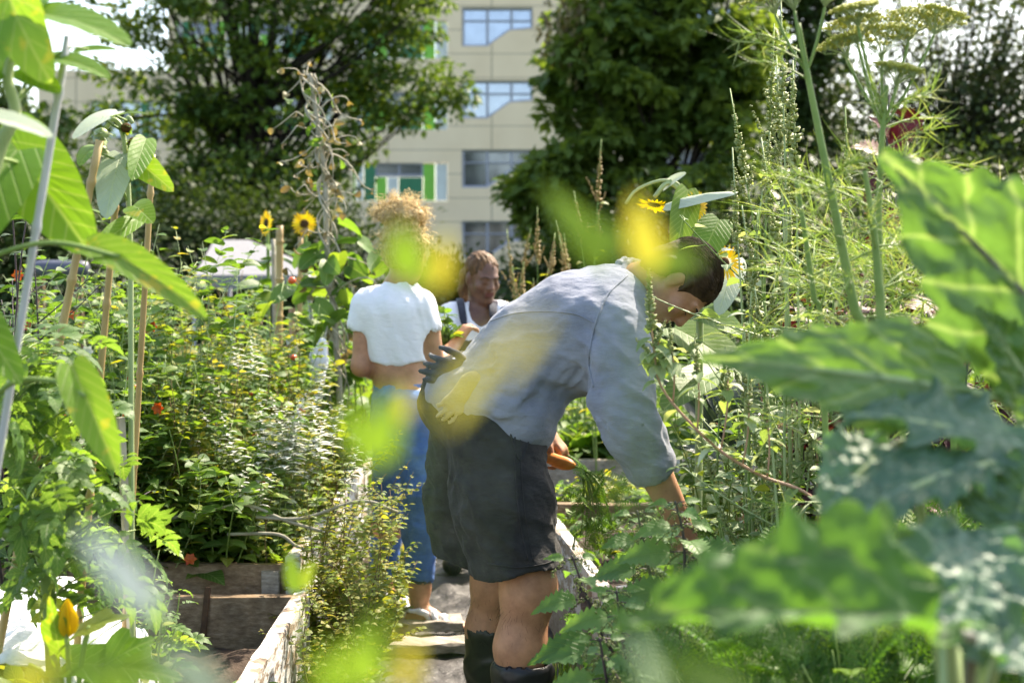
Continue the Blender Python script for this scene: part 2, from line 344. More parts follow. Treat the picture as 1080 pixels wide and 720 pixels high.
TP['big'] = polar_leaf(lambda t: (1+.3*max(0, math.cos(t))**5-.3*max(0, -math.cos(t))**10)*(1+.025*math.sin(36*t)), 72, (.25, .5, .75, .9, 1), .01)
TP['squash'] = polar_leaf(lambda t: (1+.2*math.cos(5*t)-.3*max(0, -math.cos(t))**10), 30, (.4, .75, 1), .02)
TP['maple'] = polar_leaf(lambda t: (.72+.34*abs(math.cos(2.5*t))**1.5)*(1 if abs(t) < 2.6 else .55), 20, (1.0,))
TP['compound'] = merge([(TP['serrs'], (0, .58), 0, .42, .26), (TP['strip'], (0, 0), 0, .6, .02)] +
    [(TP['serrs'], (0, y), s*1.1, L, L*.55) for y, L in ((.22, .24), (.42, .3), (.58, .3)) for s in (-1, 1)])
_fr = [(TP['strip'], (0, 0), 0, 1, .012)]
_st2 = grid_leaf(3, 2, lambda v: 1-.7*v)
for k in range(9):
    y = .18+.085*k; L = .32*(1-.085*k)
    for s in (-1, 1):
        a = s*.95; _fr.append((_st2, (0, y), a, L, .012))
        for j in range(1, 5):
            f = j/5; px_, py_ = L*f*math.sin(a), y+L*f*math.cos(a)
            for s2 in (-1, 1): _fr.append((_st2, (px_, py_), a+s2*.7, L*.34*(1.2-f*.7), .016))
TP['frond'] = merge(_fr)
TP['seed'] = _mk([[0, 0, 0], [.5, .5, 0], [0, .5, .5], [-.5, .5, 0], [0, .5, -.5], [0, 1, 0]], [[0, 0]]*6, [], [[0, 2, 1], [0, 3, 2], [0, 4, 3], [0, 1, 4], [5, 1, 2], [5, 2, 3], [5, 3, 4], [5, 4, 1]])
def curly(nv=52, nu=31, seed=0, blade=.16, lobes=4.5, amp=.09):
    rs = np.random.default_rng(seed); V = []; A = []
    for i in range(nv):
        v = i/(nv-1)
        for j in range(nu):
            s = -1+2*j/(nu-1); e = abs(s)
            w = ovw(v)*(1+blade*math.sin(v*lobes*6.283+(s > 0)*1.7)*e**2+.05*math.sin(v*61+s*2)*e**3)
            u = .5*w*s
            z = amp*(math.sin(v*24+(s > 0)*2.1)*e**2.2+.35*math.sin(v*47+s*11)*e)+.05*(fbm(np.array([u*9+seed, v*9, .5]), 2))+.05*abs(fbm(np.array([u*16+seed, v*14, 2.5]), 2))
            V.append([u, v+.02*math.sin(v*50+s*3)*e*e, z]); A.append([u, v])
    q = [[i*nu+j, i*nu+j+1, (i+1)*nu+j+1, (i+1)*nu+j] for i in range(nv-1) for j in range(nu-1)]
    return _mk(V, A, q)
def leaves(B, tp, pos, dr, nr, L, W, droop=.4, fold=.25, rnd=None, m=0):
    pos = np.asarray(pos, float).reshape(-1, 3); N = len(pos)
    if N == 0: return
    dr = nz(np.broadcast_to(np.asarray(dr, float), (N, 3))); nr = np.broadcast_to(np.asarray(nr, float), (N, 3))+1e-4
    S = nz(np.cross(dr, nr)); U = np.cross(S, dr)
    f = lambda x: np.broadcast_to(np.asarray(x, float), (N,))[:, None]
    L, W, k, fo = f(L), f(W), f(droop), f(fold)
    rn = f(RNG.random(N) if rnd is None else rnd)
    x = tp.v[None, :, 0]*W; v = tp.v[None, :, 1]; zl = tp.v[None, :, 2]*W+fo*np.abs(tp.v[None, :, 0])*W
    ks = np.where(np.abs(k) < 1e-3, 1e-3, k); an = ks*v
    y = np.sin(an)/ks*L+np.sin(an)*zl; z = -(1-np.cos(an))/ks*L+np.cos(an)*zl
    V = pos[:, None]+S[:, None]*x[..., None]+dr[:, None]*y[..., None]+U[:, None]*z[..., None]
    n = len(tp.v); o = (np.arange(N)*n)[:, None, None]
    a = np.zeros((N, n, 3)); a[..., :2] = tp.a[None]; a[..., 2] = rn
    B.add(V, (tp.q[None]+o).reshape(-1, 4) if len(tp.q) else None, (tp.t[None]+o).reshape(-1, 3) if len(tp.t) else None, a, m)
def rdir(n, el=(-.3, .8)):
    a = RNG.uniform(0, 6.283, n); e = RNG.uniform(el[0], el[1], n); return np.stack([np.cos(a)*np.cos(e), np.sin(a)*np.cos(e), np.sin(e)], -1)
# ================================================================ SETTING: ground, path
M_SOIL = plain('dark_soil', (.022, .015, .011), (.075, .052, .038), 14, .9, .2, .9, .03, det=7)
M_MUD = plain('wet_mud', (.012, .01, .01), (.045, .039, .037), 10, .55, .4, .8, .03, det=7)
M_GRASS = plain('rough_ground', (.035, .06, .02), (.08, .1, .035), 3, .9, .1, .6, .03, det=7)
def sheet(name, x0, x1, y0, y1, nx, ny, z0, amp, sc, mat, parent=None, kind='structure', edge=0):
    x, y = np.meshgrid(np.linspace(x0, x1, nx), np.linspace(y0, y1, ny), indexing='ij')
    z = z0+amp*fbm(np.stack([x*sc, y*sc, x*0+z0*9+1], -1), 5)
    if edge: z -= edge*np.clip((np.abs((x-x0)/(x1-x0)-.5)*2-.75)/.25, 0, 1)**2
    i = np.arange(nx-1)[:, None]*ny+np.arange(ny-1)[None]
    q = np.stack([i, i+ny, i+ny+1, i+1], -1).reshape(-1, 4)
    o = mesh(name, np.stack([x, y, z], -1), q, None, mat, parent)
    if kind: o['kind'] = kind
    return o
Vg = [[-900, -30, -.06], [900, -30, -.06], [900, 1500, -.06], [-900, 1500, -.06]]
mesh('ground', Vg, [[0, 1, 2, 3]], None, M_GRASS)['kind'] = 'structure'
sheet('path', -.62, .42, 1.2, 11, 90, 420, 0.0, .02, 7, M_MUD)
sheet('soil', -4.5, 5.5, .6, 13, 90, 90, -.045, .012, 4, M_SOIL)

# ================================================================ BUILDING (65 m away)
BD = 65.0
def bxz(px, py): p = P(px, py, BD); return p[0], p[2]
m, n, bs, out = newmat('beige_cladding')
no = noise(n, .6, 4); tcx = n.nodes.new('ShaderNodeTexCoord'); sx = n.nodes.new('ShaderNodeSeparateXYZ'); n.links.new(tcx.outputs['Object'], sx.inputs[0])
sm = mth(n, 'LESS_THAN', mth(n, 'ABSOLUTE', mth(n, 'SUBTRACT', mth(n, 'FRACT', mth(n, 'DIVIDE', sx.outputs[2], 1.097)), .5)), .022)
sm2 = mth(n, 'LESS_THAN', mth(n, 'ABSOLUTE', mth(n, 'SUBTRACT', mth(n, 'FRACT', mth(n, 'DIVIDE', mth(n, 'ADD', sx.outputs[0], 1.3), 4.75)), .5)), .007)
col = ramp(n, no.outputs[0], [(.3, (.71, .55, .37)), (.7, (.78, .62, .43))]).outputs[0]
col = mixc(n, mth(n, 'MULTIPLY', mth(n, 'MAXIMUM', sm, sm2), .7), col, (.25, .2, .13))
n.links.new(col, bs.inputs['Base Color']); bs.inputs['Roughness'].default_value = .6; M_CLAD = m
def flat(name, c, rough=.5, metal=0, spec=.4):
    m, n, bs, out = newmat(name); no = noise(n, 2, 3)
    n.links.new(ramp(n, no.outputs[0], [(.3, tuple(v*.9 for v in c)), (.7, tuple(min(1, v*1.08) for v in c))]).outputs[0], bs.inputs['Base Color'])
    bs.inputs['Roughness'].default_value = rough; bs.inputs['Metallic'].default_value = metal; bs.inputs['Specular IOR Level'].default_value = spec; return m
M_GLASS = flat('window_glass', (.34, .38, .46), .06, .75); M_FRAME = flat('grey_window_frame', (.33, .34, .4), .5); M_GLASSD = plain('dark_window_glass', (.05, .055, .065), (.22, .24, .28), 1.1, .08, .5, 0, .004, .55, (1, 1, .35)); M_DARKF = flat('dark_reveal', (.08, .08, .09), .5)  # lower-row panes use a darker glass, streaked to read as curtains
M_G1 = flat('bright_green_panel', (.17, .46, .05)); M_G2 = flat('dark_green_panel', (.02, .16, .075)); M_G3 = flat('pale_grey_panel', (.55, .58, .56)); M_ROOFG = flat('roof_grey', (.25, .25, .26), .8)
bld = thing('office_building', 'beige clad multi-storey building with slant-bottomed windows and green panel bands', 'building', (-2, BD, 0))
# window outlines in facade metres: each storey 3.29 m, slant rising to the right
wins = []
for k, (t, b0) in enumerate(((8, 49), (85, 125), (158, 198), (233, 272))):
    wins.append([(487, b0), (487, t), (562, t), (562, b0-19), (538, b0-17), (514, b0)])
for k in (1, 2, 3):                       # more storeys above, outside the frame
    wins.append([(487, 49-76*k), (487, 8-76*k), (562, 8-76*k), (562, 30-76*k), (538, 32-76*k), (514, 49-76*k)])
for k in range(4):                        # a second stack behind the right-hand tree
    wins.append([(700, 49+75*k), (700, 8+75*k), (775, 8+75*k), (775, 30+75*k), (751, 32+75*k), (727, 49+75*k)])
wins.append([(490, 310), (490, 284), (562, 284), (562, 310)])
bands = [(372, 472, 172+75*k, 212+75*k) for k in (-3, -2, -1, 0)] + [(250, 350, 172+75*k, 212+75*k) for k in (-2, -1, 0)] + [(185, 245, 97+75*k, 137+75*k) for k in (-1, 0)]
def facade(x0, x1, y0, y1, holes):
    bm = bmesh.new(); es = []
    def loop(pts):
        vs_ = [bm.verts.new((p[0], BD, p[1])) for p in pts]; e = [bm.edges.new((vs_[i], vs_[(i+1) % len(vs_)])) for i in range(len(vs_))]; return e
    outer = [bxz(x0, y0), bxz(x1, y0), bxz(x1, y1), bxz(x0, y1)]
    es += loop(outer)
    for h in holes: es += loop([bxz(*p) for p in h])
    bmesh.ops.triangle_fill(bm, use_beauty=True, edges=es, normal=(0, -1, 0))
    he = [e for e in bm.edges if len(e.link_faces) == 1]
    r = bmesh.ops.extrude_edge_only(bm, edges=he)
    for v in [g for g in r['geom'] if isinstance(g, bmesh.types.BMVert)]:
        edge = any(abs(v.co.x-o[0]) < 1e-4 for o in outer) or any(abs(v.co.z-o[1]) < 1e-4 for o in outer)
        v.co.y += .28 if not edge else 14
    bm.normal_update(); me_v = [v.co[:] for v in bm.verts]; bm.verts.index_update()
    tr = [[v.index for v in f.verts] for f in bm.faces if len(f.verts) == 3]; qd = [[v.index for v in f.verts] for f in bm.faces if len(f.verts) == 4]
    bm.free(); return me_v, qd, tr
hl = wins+[[(a, d), (a, c), (b, c), (b, d)] for a, b, c, d in bands]
v_, q_, t_ = facade(177, 812, -240, 323.4, hl); mesh('wall', v_, q_, t_, M_CLAD, bld, smooth=False)
v_, q_, t_ = facade(40, 176.6, 74, 323.4, [[(95, 146), (95, 106), (176, 106), (176, 146)], [(60, 220), (60, 182), (176, 182), (176, 220)]]); mesh('wing_wall', v_, q_, t_, M_CLAD, bld, smooth=False)
B = Buf(); a = bxz(177, -240); b = bxz(812, -240); box(B, (a[0]-.1, BD-.15, a[1]+.01), (b[0]+.1, BD+14, a[1]+.5)); B.obj('roof', M_ROOFG, bld, smooth=False)
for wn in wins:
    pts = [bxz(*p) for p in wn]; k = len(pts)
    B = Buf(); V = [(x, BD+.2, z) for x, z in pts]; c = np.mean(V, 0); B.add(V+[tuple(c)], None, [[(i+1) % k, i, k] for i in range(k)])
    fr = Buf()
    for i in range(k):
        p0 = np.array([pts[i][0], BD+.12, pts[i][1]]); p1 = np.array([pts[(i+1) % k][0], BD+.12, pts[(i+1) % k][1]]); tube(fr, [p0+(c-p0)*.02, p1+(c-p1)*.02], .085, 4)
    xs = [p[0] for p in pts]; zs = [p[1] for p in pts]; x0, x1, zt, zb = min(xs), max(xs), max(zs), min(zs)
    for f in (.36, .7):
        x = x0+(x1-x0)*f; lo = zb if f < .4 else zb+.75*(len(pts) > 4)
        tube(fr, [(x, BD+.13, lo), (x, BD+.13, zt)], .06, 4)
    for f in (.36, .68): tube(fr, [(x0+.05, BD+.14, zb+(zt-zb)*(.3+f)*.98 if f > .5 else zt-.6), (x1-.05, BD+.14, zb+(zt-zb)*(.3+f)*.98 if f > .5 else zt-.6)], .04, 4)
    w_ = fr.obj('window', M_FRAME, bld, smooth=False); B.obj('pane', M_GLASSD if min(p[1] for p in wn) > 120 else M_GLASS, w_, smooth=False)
pal = [M_G1, M_G3, M_G2, M_G1, M_G3, M_G2, M_G1, M_G3]; wd = [0, .03, .115, .24, .36, .48, .74, .87, 1]
for a, b, c, d in bands:
    fx = lambda f: bxz(a+(b-a)*f, 0)[0]
    (xa, zt), (xb, zb) = bxz(a, c), bxz(b, d); pb = Buf(); zm = zt-(zt-zb)*.36
    for i in range(8):
        top = zt-.02 if not (3 <= i <= 5) else zm-.02
        box(pb, (fx(wd[i])+.015, BD+.06+.003*i, zb+.02), (fx(wd[i+1])-.015, BD+.2, top), (0, 2, 1, 0, 2, 1, 0, 2)[i])
    o = pb.obj('panel_band', [M_G1, M_G2, M_G3], bld, smooth=False)
    fr = Buf(); xs0, xs1 = fx(wd[3]), fx(wd[6])
    for z in (zt-.05, zm+.05): tube(fr, [(xs0, BD+.1, z), (xs1, BD+.1, z)], .06, 4)
    for x in (xs0+.03, (xs0+xs1)/2, xs1-.03): tube(fr, [(x, BD+.105, zm+.05), (x, BD+.105, zt-.05)], .05, 4)
    w_ = fr.obj('window', M_FRAME, bld, smooth=False); pb = Buf(); pb.add([(xs0, BD+.2, zm), (xs1, BD+.2, zm), (xs1, BD+.2, zt), (xs0, BD+.2, zt)], [[0, 1, 2, 3]]); pb.obj('pane', flat('dim_glass', (.12, .13, .15), .1, .5) if 'dim_glass' not in bpy.data.materials else bpy.data.materials['dim_glass'], w_, smooth=False)
for (a, c, b, d) in ((95, 106, 176, 146), (60, 182, 176, 220)):
    (xa, zt), (xb, zb) = bxz(a, c), bxz(b, d); pb = Buf(); k = 5
    fr = Buf()
    for i in range(k+1):
        x = xa+(xb-xa)*i/k; tube(fr, [(x, BD+.13, zb), (x, BD+.13, zt)], .06, 4)
    for z in (zb+.05, zt-.05): tube(fr, [(xa, BD+.135, z), (xb, BD+.135, z)], .06, 4)
    w_ = fr.obj('ribbon_window', M_FRAME, bld, smooth=False); pb.add([(xa, BD+.2, zb), (xb, BD+.2, zb), (xb, BD+.2, zt), (xa, BD+.2, zt)], [[0, 1, 2, 3]]); pb.obj('pane', M_GLASS, w_, smooth=False)
    pb = Buf(); box(pb, (xa+(xb-xa)*.66, BD+.07, zb+.05), (xa+(xb-xa)*.76, BD+.19, zt-.05)); pb.obj('panel', M_G2, bld, smooth=False)

# ================================================================ TREES
def tree(name, label, base, crown, trunk_r, limbs, lmat, n_leaf, leaf, tp='simple', clump=.6, seed=0, fork=1.6, dens=None, group=None, twig=True):
    "crown: list of ellipsoids (centre, radii); leaves gather in clumps round the limb ends inside them"
    rs = np.random.default_rng(seed); base = np.array(base, float); t = thing(name, label, 'tree', base, group)
    B = Buf(); top = np.mean([c for c, r in crown], 0); hub = base+np.array([0, 0, fork])
    tube(B, spline([base-[0, 0, .1], base+[.05, 0, fork*.5], hub, hub*.4+top*.6+rs.normal(0, .2, 3), top+[0, 0, 1]], 14), np.linspace(trunk_r*1.15, trunk_r*.2, 14), 10)
    cl = []
    for c, r in crown:
        c = np.array(c); r = np.array(r)
        for _ in range(int(limbs*np.prod(r)**(1/3))):
            d = nz(rs.normal(0, 1, 3)); p = c+d*r*(rs.random()**.33)*.97; cl.append(p)
    cl = np.array(cl)
    if dens is not None: cl = cl[np.array([dens(p, rs) for p in cl])]
    for p in cl[::(3 if twig else 6)]:
        f = rs.uniform(.25, .9); s = hub*(1-f)+(hub*.4+top*.6)*f if f < .5 else hub*(1-f)+top*f
        mid = (s+p)/2+np.array([0, 0, -.12*np.linalg.norm(p-s)])+rs.normal(0, .15, 3)
        tube(B, bez(s, mid, p, 7), np.linspace(trunk_r*.22, .012, 7), 5)
    B.obj('trunk', ST['bark'], t)
    L = Buf(); k = n_leaf//len(cl); ce = np.repeat(cl, k, 0); sz = np.repeat(rs.uniform(.55, 1.25, len(cl)), k)*clump
    off = rs.normal(0, 1, (len(ce), 3)); off *= (np.minimum(1.6, np.linalg.norm(off, axis=1))/np.linalg.norm(off, axis=1))[:, None]
    pos = ce+off*sz[:, None]*np.array([.62, .62, .36]); dr = nz(off*[1, 1, .4]+rs.normal(0, .6, off.shape)+[0, 0, -.25])
    rn = np.clip(np.repeat(rs.random(len(cl)), k)*.6+rs.random(len(ce))*.45, 0, 1)
    l = leaf*rs.uniform(.6, 1.3, len(ce)); up = rs.normal(0, .45, off.shape)+[0, 0, 1]
    leaves(L, TP[tp], pos, dr, up, l, l*(.75 if tp == 'simple' else 1), .5, .35, rn)
    L.obj('crown', ML[lmat], t); return t
TD = 32.0
def dl(p, rs):      # the thin left side of the tree lets sky and building through
    px = 540+p[0]/p[1]*FPX; py = 290-(p[2]-EYE)/p[1]*FPX
    if px < 190: return rs.random() < (.35 if py < 100 else .55)
    if px > 395 and 130 < py: return False
    if px > 330 and py > 190: return rs.random() < .4
    return rs.random() < .72
pc = lambda px, py, d: P(px, py, d)
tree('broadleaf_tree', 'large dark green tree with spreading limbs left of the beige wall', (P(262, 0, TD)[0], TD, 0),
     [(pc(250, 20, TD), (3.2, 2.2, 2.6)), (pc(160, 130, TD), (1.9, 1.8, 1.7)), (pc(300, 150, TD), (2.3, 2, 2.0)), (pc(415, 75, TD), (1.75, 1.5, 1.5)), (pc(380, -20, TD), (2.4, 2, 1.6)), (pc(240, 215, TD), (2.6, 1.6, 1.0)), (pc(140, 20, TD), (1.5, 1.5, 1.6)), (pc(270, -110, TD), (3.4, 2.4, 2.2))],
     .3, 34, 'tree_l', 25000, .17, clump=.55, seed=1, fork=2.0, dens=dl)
MD = 26.0
def dr_(p, rs):
    px = 540+p[0]/p[1]*FPX; py = 290-(p[2]-EYE)/p[1]*FPX
    lim = np.interp(py, [-60, 0, 60, 100, 150, 205, 240, 290], [592, 598, 580, 556, 535, 520, 550, 575])
    return px > lim+12 and rs.random() < .6 and not (700 < px < 760 and 140 < py < 185)
mt = tree('maple_tree', 'dense dark maple tree standing in front of the beige building', (P(716, 0, MD)[0], MD, 0),
     [(pc(690, 60, MD), (1.9, 1.7, 1.7)), (pc(620, 170, MD), (1.3, 1.3, 1.1)), (pc(730, 190, MD), (1.3, 1.6, 1.2)), (pc(575, 215, MD), (.85, .9, .5)), (pc(640, 250, MD), (1.4, 1.2, .7)), (pc(760, 60, MD), (1.0, 1.2, 1.5)), (pc(700, -80, MD), (1.8, 1.7, 1.5)), (pc(760, 270, MD), (1.3, 1.2, .5)), (pc(640, 60, MD), (1.2, 1.0, 1.2))],
     .22, 48, 'tree_r', 22000, .17, 'maple', clump=.55, seed=2, fork=1.9, dens=dr_)
B = Buf(); k = 260; c = P(603, 28, 25.2); p_ = c+RNG.normal(0, 1, (k, 3))*[.3, .2, .42]; leaves(B, TP['simple'], p_, rdir(k, (-1.4, 0)), [0, 0, 1], .17, .08, .6, .3); B.obj('dead_foliage', ML['dry'], mt)
FD = 42.0
tree('tall_tree', 'tall fine leaved tree with bright sky glinting through, beyond the fennel', (P(1010, 0, FD)[0], FD, 0),
     [(pc(985, 60, FD), (3.2, 2.2, 4.2)), (pc(900, 130, FD), (1.2, 1.2, 1.6)), (pc(1080, 60, FD), (3.0, 2.2, 4.5)), (pc(1010, 190, FD), (4.2, 2.2, 2.2)), (pc(940, 210, FD), (1.6, 1.6, 1.3)), (pc(1040, 120, FD), (3.0, 1.6, 2.2))],
     .2, 70, 'tree_f', 27000, .16, clump=1.0, seed=3, fork=3)
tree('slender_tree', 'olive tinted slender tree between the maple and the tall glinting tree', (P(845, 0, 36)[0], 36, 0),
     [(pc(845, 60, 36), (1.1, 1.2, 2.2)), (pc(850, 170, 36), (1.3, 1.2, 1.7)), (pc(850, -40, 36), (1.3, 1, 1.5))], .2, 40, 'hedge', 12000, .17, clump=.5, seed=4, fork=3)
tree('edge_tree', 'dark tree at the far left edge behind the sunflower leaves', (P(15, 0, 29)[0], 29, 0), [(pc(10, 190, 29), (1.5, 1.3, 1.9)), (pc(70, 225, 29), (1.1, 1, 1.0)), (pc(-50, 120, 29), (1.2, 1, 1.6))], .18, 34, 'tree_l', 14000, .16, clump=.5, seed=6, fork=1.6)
def shrub(name, label, px, d, wpx, ytop, lmat='hedge', n=6000, leaf=.1, seed=0, group=None, cat='shrub', tp='simple'):
    rs = np.random.default_rng(seed); x = P(px, 0, d)[0]; h = P(px, ytop, d)[2]; rx = wpx/2/FPX*d
    t = thing(name, label, cat, (x, d, 0), group); S_ = Buf(); L = Buf(); k = 22
    c = np.stack([x+rs.uniform(-1, 1, k)*rx*.8, d+rs.uniform(-.5, .5, k)*rx*.8, h*(1-rs.random(k)**1.4*.85)], -1); c[:, 2] *= 1-.35*((c[:, 0]-x)/rx)**2
    for p in c: tube(S_, bez((x+rs.normal(0, .08), d, 0), (x*.6+p[0]*.4, p[1], p[2]*.6), p, 6), np.linspace(.03, .008, 6)*h/1.5, 4)
    S_.obj('branches', ST['bark'], t); m_ = n//k; ce = np.repeat(c, m_, 0); off = rs.normal(0, 1, ce.shape); s = rx*.34
    pos = ce+off*[s, s, s*.8]; pos[:, 2] = np.maximum(pos[:, 2], .05); l = leaf*rs.uniform(.6, 1.3, len(ce))
    leaves(L, TP[tp], pos, nz(off+[0, 0, -.2]), rs.normal(0, .4, off.shape)+[0, 0, 1], l, l*.6, .5, .3, np.clip(np.repeat(rs.random(k), m_)*.6+rs.random(len(ce))*.4, 0, 1)); L.obj('foliage', ML[lmat], t); return t
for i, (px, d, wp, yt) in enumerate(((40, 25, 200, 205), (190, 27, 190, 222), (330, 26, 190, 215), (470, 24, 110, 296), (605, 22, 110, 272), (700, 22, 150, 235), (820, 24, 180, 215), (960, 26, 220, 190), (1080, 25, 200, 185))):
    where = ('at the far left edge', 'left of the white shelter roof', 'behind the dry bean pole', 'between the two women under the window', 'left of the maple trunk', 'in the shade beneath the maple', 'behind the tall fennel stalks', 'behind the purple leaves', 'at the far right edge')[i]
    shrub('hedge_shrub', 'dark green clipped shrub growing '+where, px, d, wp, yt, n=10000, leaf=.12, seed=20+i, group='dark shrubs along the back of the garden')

# ================================================================ SHELTER, DARK ROUNDED OBJECT
M_CANV = clothmat('white_canvas', (.17, .168, .178), (.22, .217, .226), 60, wr=.2)
SD = 19.0
sh = thing('canvas_shelter', 'pale canvas shelter roof among plants beyond the sunflowers', 'shelter', (P(262, 0, SD)[0], SD+1, 0))
B = Buf(); e0 = P(205, 290, SD); e1 = P(326, 290, SD); r0 = P(226, 253, SD+1.2); r1 = P(263, 253, SD+1.2)
V = [e0, e1, r1, r0, e1+[0, 2.4, 0], e0+[0, 2.4, 0], e0-[0, 0, .18], e1-[0, 0, .18], e1+[0, 2.4, -.18], e0+[0, 2.4, -.18]]
B.add(V, [[0, 1, 2, 3], [2, 4, 5, 3], [6, 7, 1, 0], [7, 8, 4, 1], [8, 9, 5, 4], [9, 6, 0, 5]], [[1, 4, 2], [5, 0, 3]]); B.obj('roof', M_CANV, sh, smooth=False)
for p in (V[6], V[7], V[8], V[9]): B = Buf(); tube(B, [p*[1, 1, 0]+[.0, 0, 0], p+[0, 0, .01]], .025, 8); B.obj('pole', M_FRAME, sh)
wt = thing('slate_oblong', 'small dark slate blue rounded tank on a stand, behind the grey bamboo cane', 'oblong', P(60, 290, 14)*[1, 1, 0])  # unidentified dark rounded object, modelled as a thick tube on legs
B = Buf(); c0 = P(34, 284, 14); c1 = P(92, 284, 14); tube(B, [c0-[.02, 0, 0], c0, c0*.8+c1*.2, (c0+c1)/2, c0*.2+c1*.8, c1, c1+[.02, 0, 0]], [.04, .075, .09, .09, .09, .075, .04], 20); B.obj('rounded_body', plain('slate_plastic', (.05, .055, .08), (.08, .085, .11), 6, .4, .5), wt)
B = Buf()
for p in (c0*.85+c1*.15, c0*.15+c1*.85):
    for s in (-.07, .07): tube(B, [p+[0, s, -.08], [p[0], p[1]+s*2, 0]], .02, 6)
B.obj('stand', ST['brown'], wt)

# ================================================================ RAISED BEDS
W_OLD = woodmat('weathered_plank', (.13, .085, .05), (.24, .165, .1), (.36, .27, .18)); W_GREY = woodmat('silvered_plank', (.2, .17, .135), (.33, .29, .24), (.45, .41, .36))
W_PAINT = woodmat('whitewashed_plank', (.15, .11, .075), (.28, .21, .15), (.38, .32, .26), (.56, .55, .52), .5)
W_LIME = woodmat('limed_plank', (.2, .15, .1), (.32, .26, .2), (.42, .36, .3), (.58, .57, .56), .46)
M_RUST = plain('rusty_iron', (.05, .03, .02), (.13, .07, .035), 30, .8, .3, .4); M_GALV = plain('galvanised_steel', (.4, .42, .45), (.6, .62, .66), 25, .4, .5, .1, metal=.6)
M_SCREW = flat('screw_head', (.6, .6, .6), .4, .6)
def bed(name, label, parts, soil, loc, fix=()):
    t = thing(name, label, 'raised bed', loc)
    for i, (a, b, w_, h_, mt_) in enumerate(parts): bar('plank', a, b, w_, h_, mt_, t, seed=i+int(abs(loc[0])*97))
    if soil: sheet('soil', *soil, M_SOIL, t, None)
    for nm, p0, p1, w_, h_, mt_ in fix: bar(nm, p0, p1, w_, h_, mt_, t, seed=5, wob=.0005, up=(0, 1, 0) if abs(p1[2]-p0[2]) > .05 else (0, 0, 1))
    return t
D0 = 4.54; zt = .40
bed('raised_bed', 'near wooden raised bed with peeling white side and bare brown soil', [
    ((-2.6, D0, .29), (-.70, D0, .29), .04, .22, W_OLD), ((-2.6, D0+.001, .07), (-.70, D0, .07), .038, .2, W_OLD),
    ((-.672, D0+.02, .30), (-.655, 2.2, .30), .045, .22, W_PAINT), ((-.672, D0+.02, .085), (-.655, 2.2, .085), .045, .2, W_PAINT)],
    (-2.6, -.69, 1.4, D0-.03, 70, 90, .24, .035, 5), (-1.5, 3.4, 0),
    [('strap', (-.99, D0-.032, .17), (-.965, D0-.026, .43), .02, .012, M_RUST)])
D1 = 4.74
bed('raised_bed', 'farther left raised bed full of tangled vegetable plants', [
    ((-2.6, D1, .36), (-.75, D1, .36), .04, .2, W_OLD), ((-2.6, D1+.001, .13), (-.75, D1, .13), .038, .22, W_OLD),
    ((-.725, D1-.02, .38), (-.75, 8.6, .36), .045, .22, W_PAINT), ((-.725, D1-.02, .15), (-.75, 8.6, .14), .045, .2, W_PAINT), ((-2.6, 8.62, .3), (-.73, 8.62, .3), .04, .3, W_OLD)],
    (-2.6, -.76, D1+.03, 8.6, 60, 90, .37, .03, 5), (-1.7, 6.6, 0),
    [('cleat', (-.80, D1-.03, .30), (-.80, D1-.029, .44), .06, .018, W_GREY)])
R0, R1 = np.array([.30, 4.42, 0]), np.array([.165, 5.75, 0])
zz = np.array([0, 0, 1.])
bed('raised_bed', 'right raised bed with limed white edge beside the nettles', [
    (R0+zz*.33, R1+zz*.33, .045, .22, W_LIME), (R0+zz*.11, R1+zz*.11, .043, .2, W_GREY),
    (R0+[.03, .0, .35], R0+[.19, .04, .35], .05, .2, W_LIME), (R0+[.19, .04, .32], R0+[2.3, .2, .32], .04, .2, W_OLD),
    (R1+[.02, .3, .35], R1+[1.0, .31, .35], .04, .2, W_OLD), (R1+[1.0, .312, .34], R1+[2.3, .34, .34], .04, .2, W_GREY), (R1+zz*.33+[0, .02, 0], R1+[-.03, .3, .33], .045, .22, W_LIME)],
    (.22, 2.4, 4.5, 6.03, 70, 60, .36, .03, 6), (1.2, 5.2, 0))
D3 = 7.4
bed('raised_bed', 'back raised bed of silvered boards joined by a galvanised corner plate', [
    ((.12, D3, .36), (.9, D3, .36), .045, .2, W_GREY), ((.12, D3+.001, .14), (.9, D3, .14), .043, .2, W_GREY), ((.965, D3, .36), (2.6, D3+.05, .36), .045, .2, W_GREY), ((.965, D3, .14), (2.6, D3+.05, .14), .045, .2, W_GREY), ((.1, D3+.02, .3), (.1, 9.6, .3), .045, .32, W_OLD), ((.1, 9.62, .3), (2.6, 9.62, .3), .045, .32, W_OLD)],
    (.13, 2.6, D3+.03, 9.6, 40, 40, .37, .03, 6), (1.3, 8.5, 0),
    [('corner_plate', (.86, D3-.032, .27), (.86, D3-.03, .47), .018, .02, M_GALV), ('corner_plate', (.93, D3-.03, .2), (.93, D3-.029, .48), .05, .03, M_GALV)])
for i, (x0, x1, y, lab) in enumerate(((-.66, -.2, 5.62, 'muddy grey board laid across the path under the white sandal'), (-.6, -.13, 5.3, 'nearer muddy board across the path, in front of the sandals'))):
    t = tag(bar('path_board', (x0, y, .035), (x1, y+.05, .035), .14, .035, W_GREY, seed=40+i, wob=.003), lab, 'board', 'boards laid across the path')
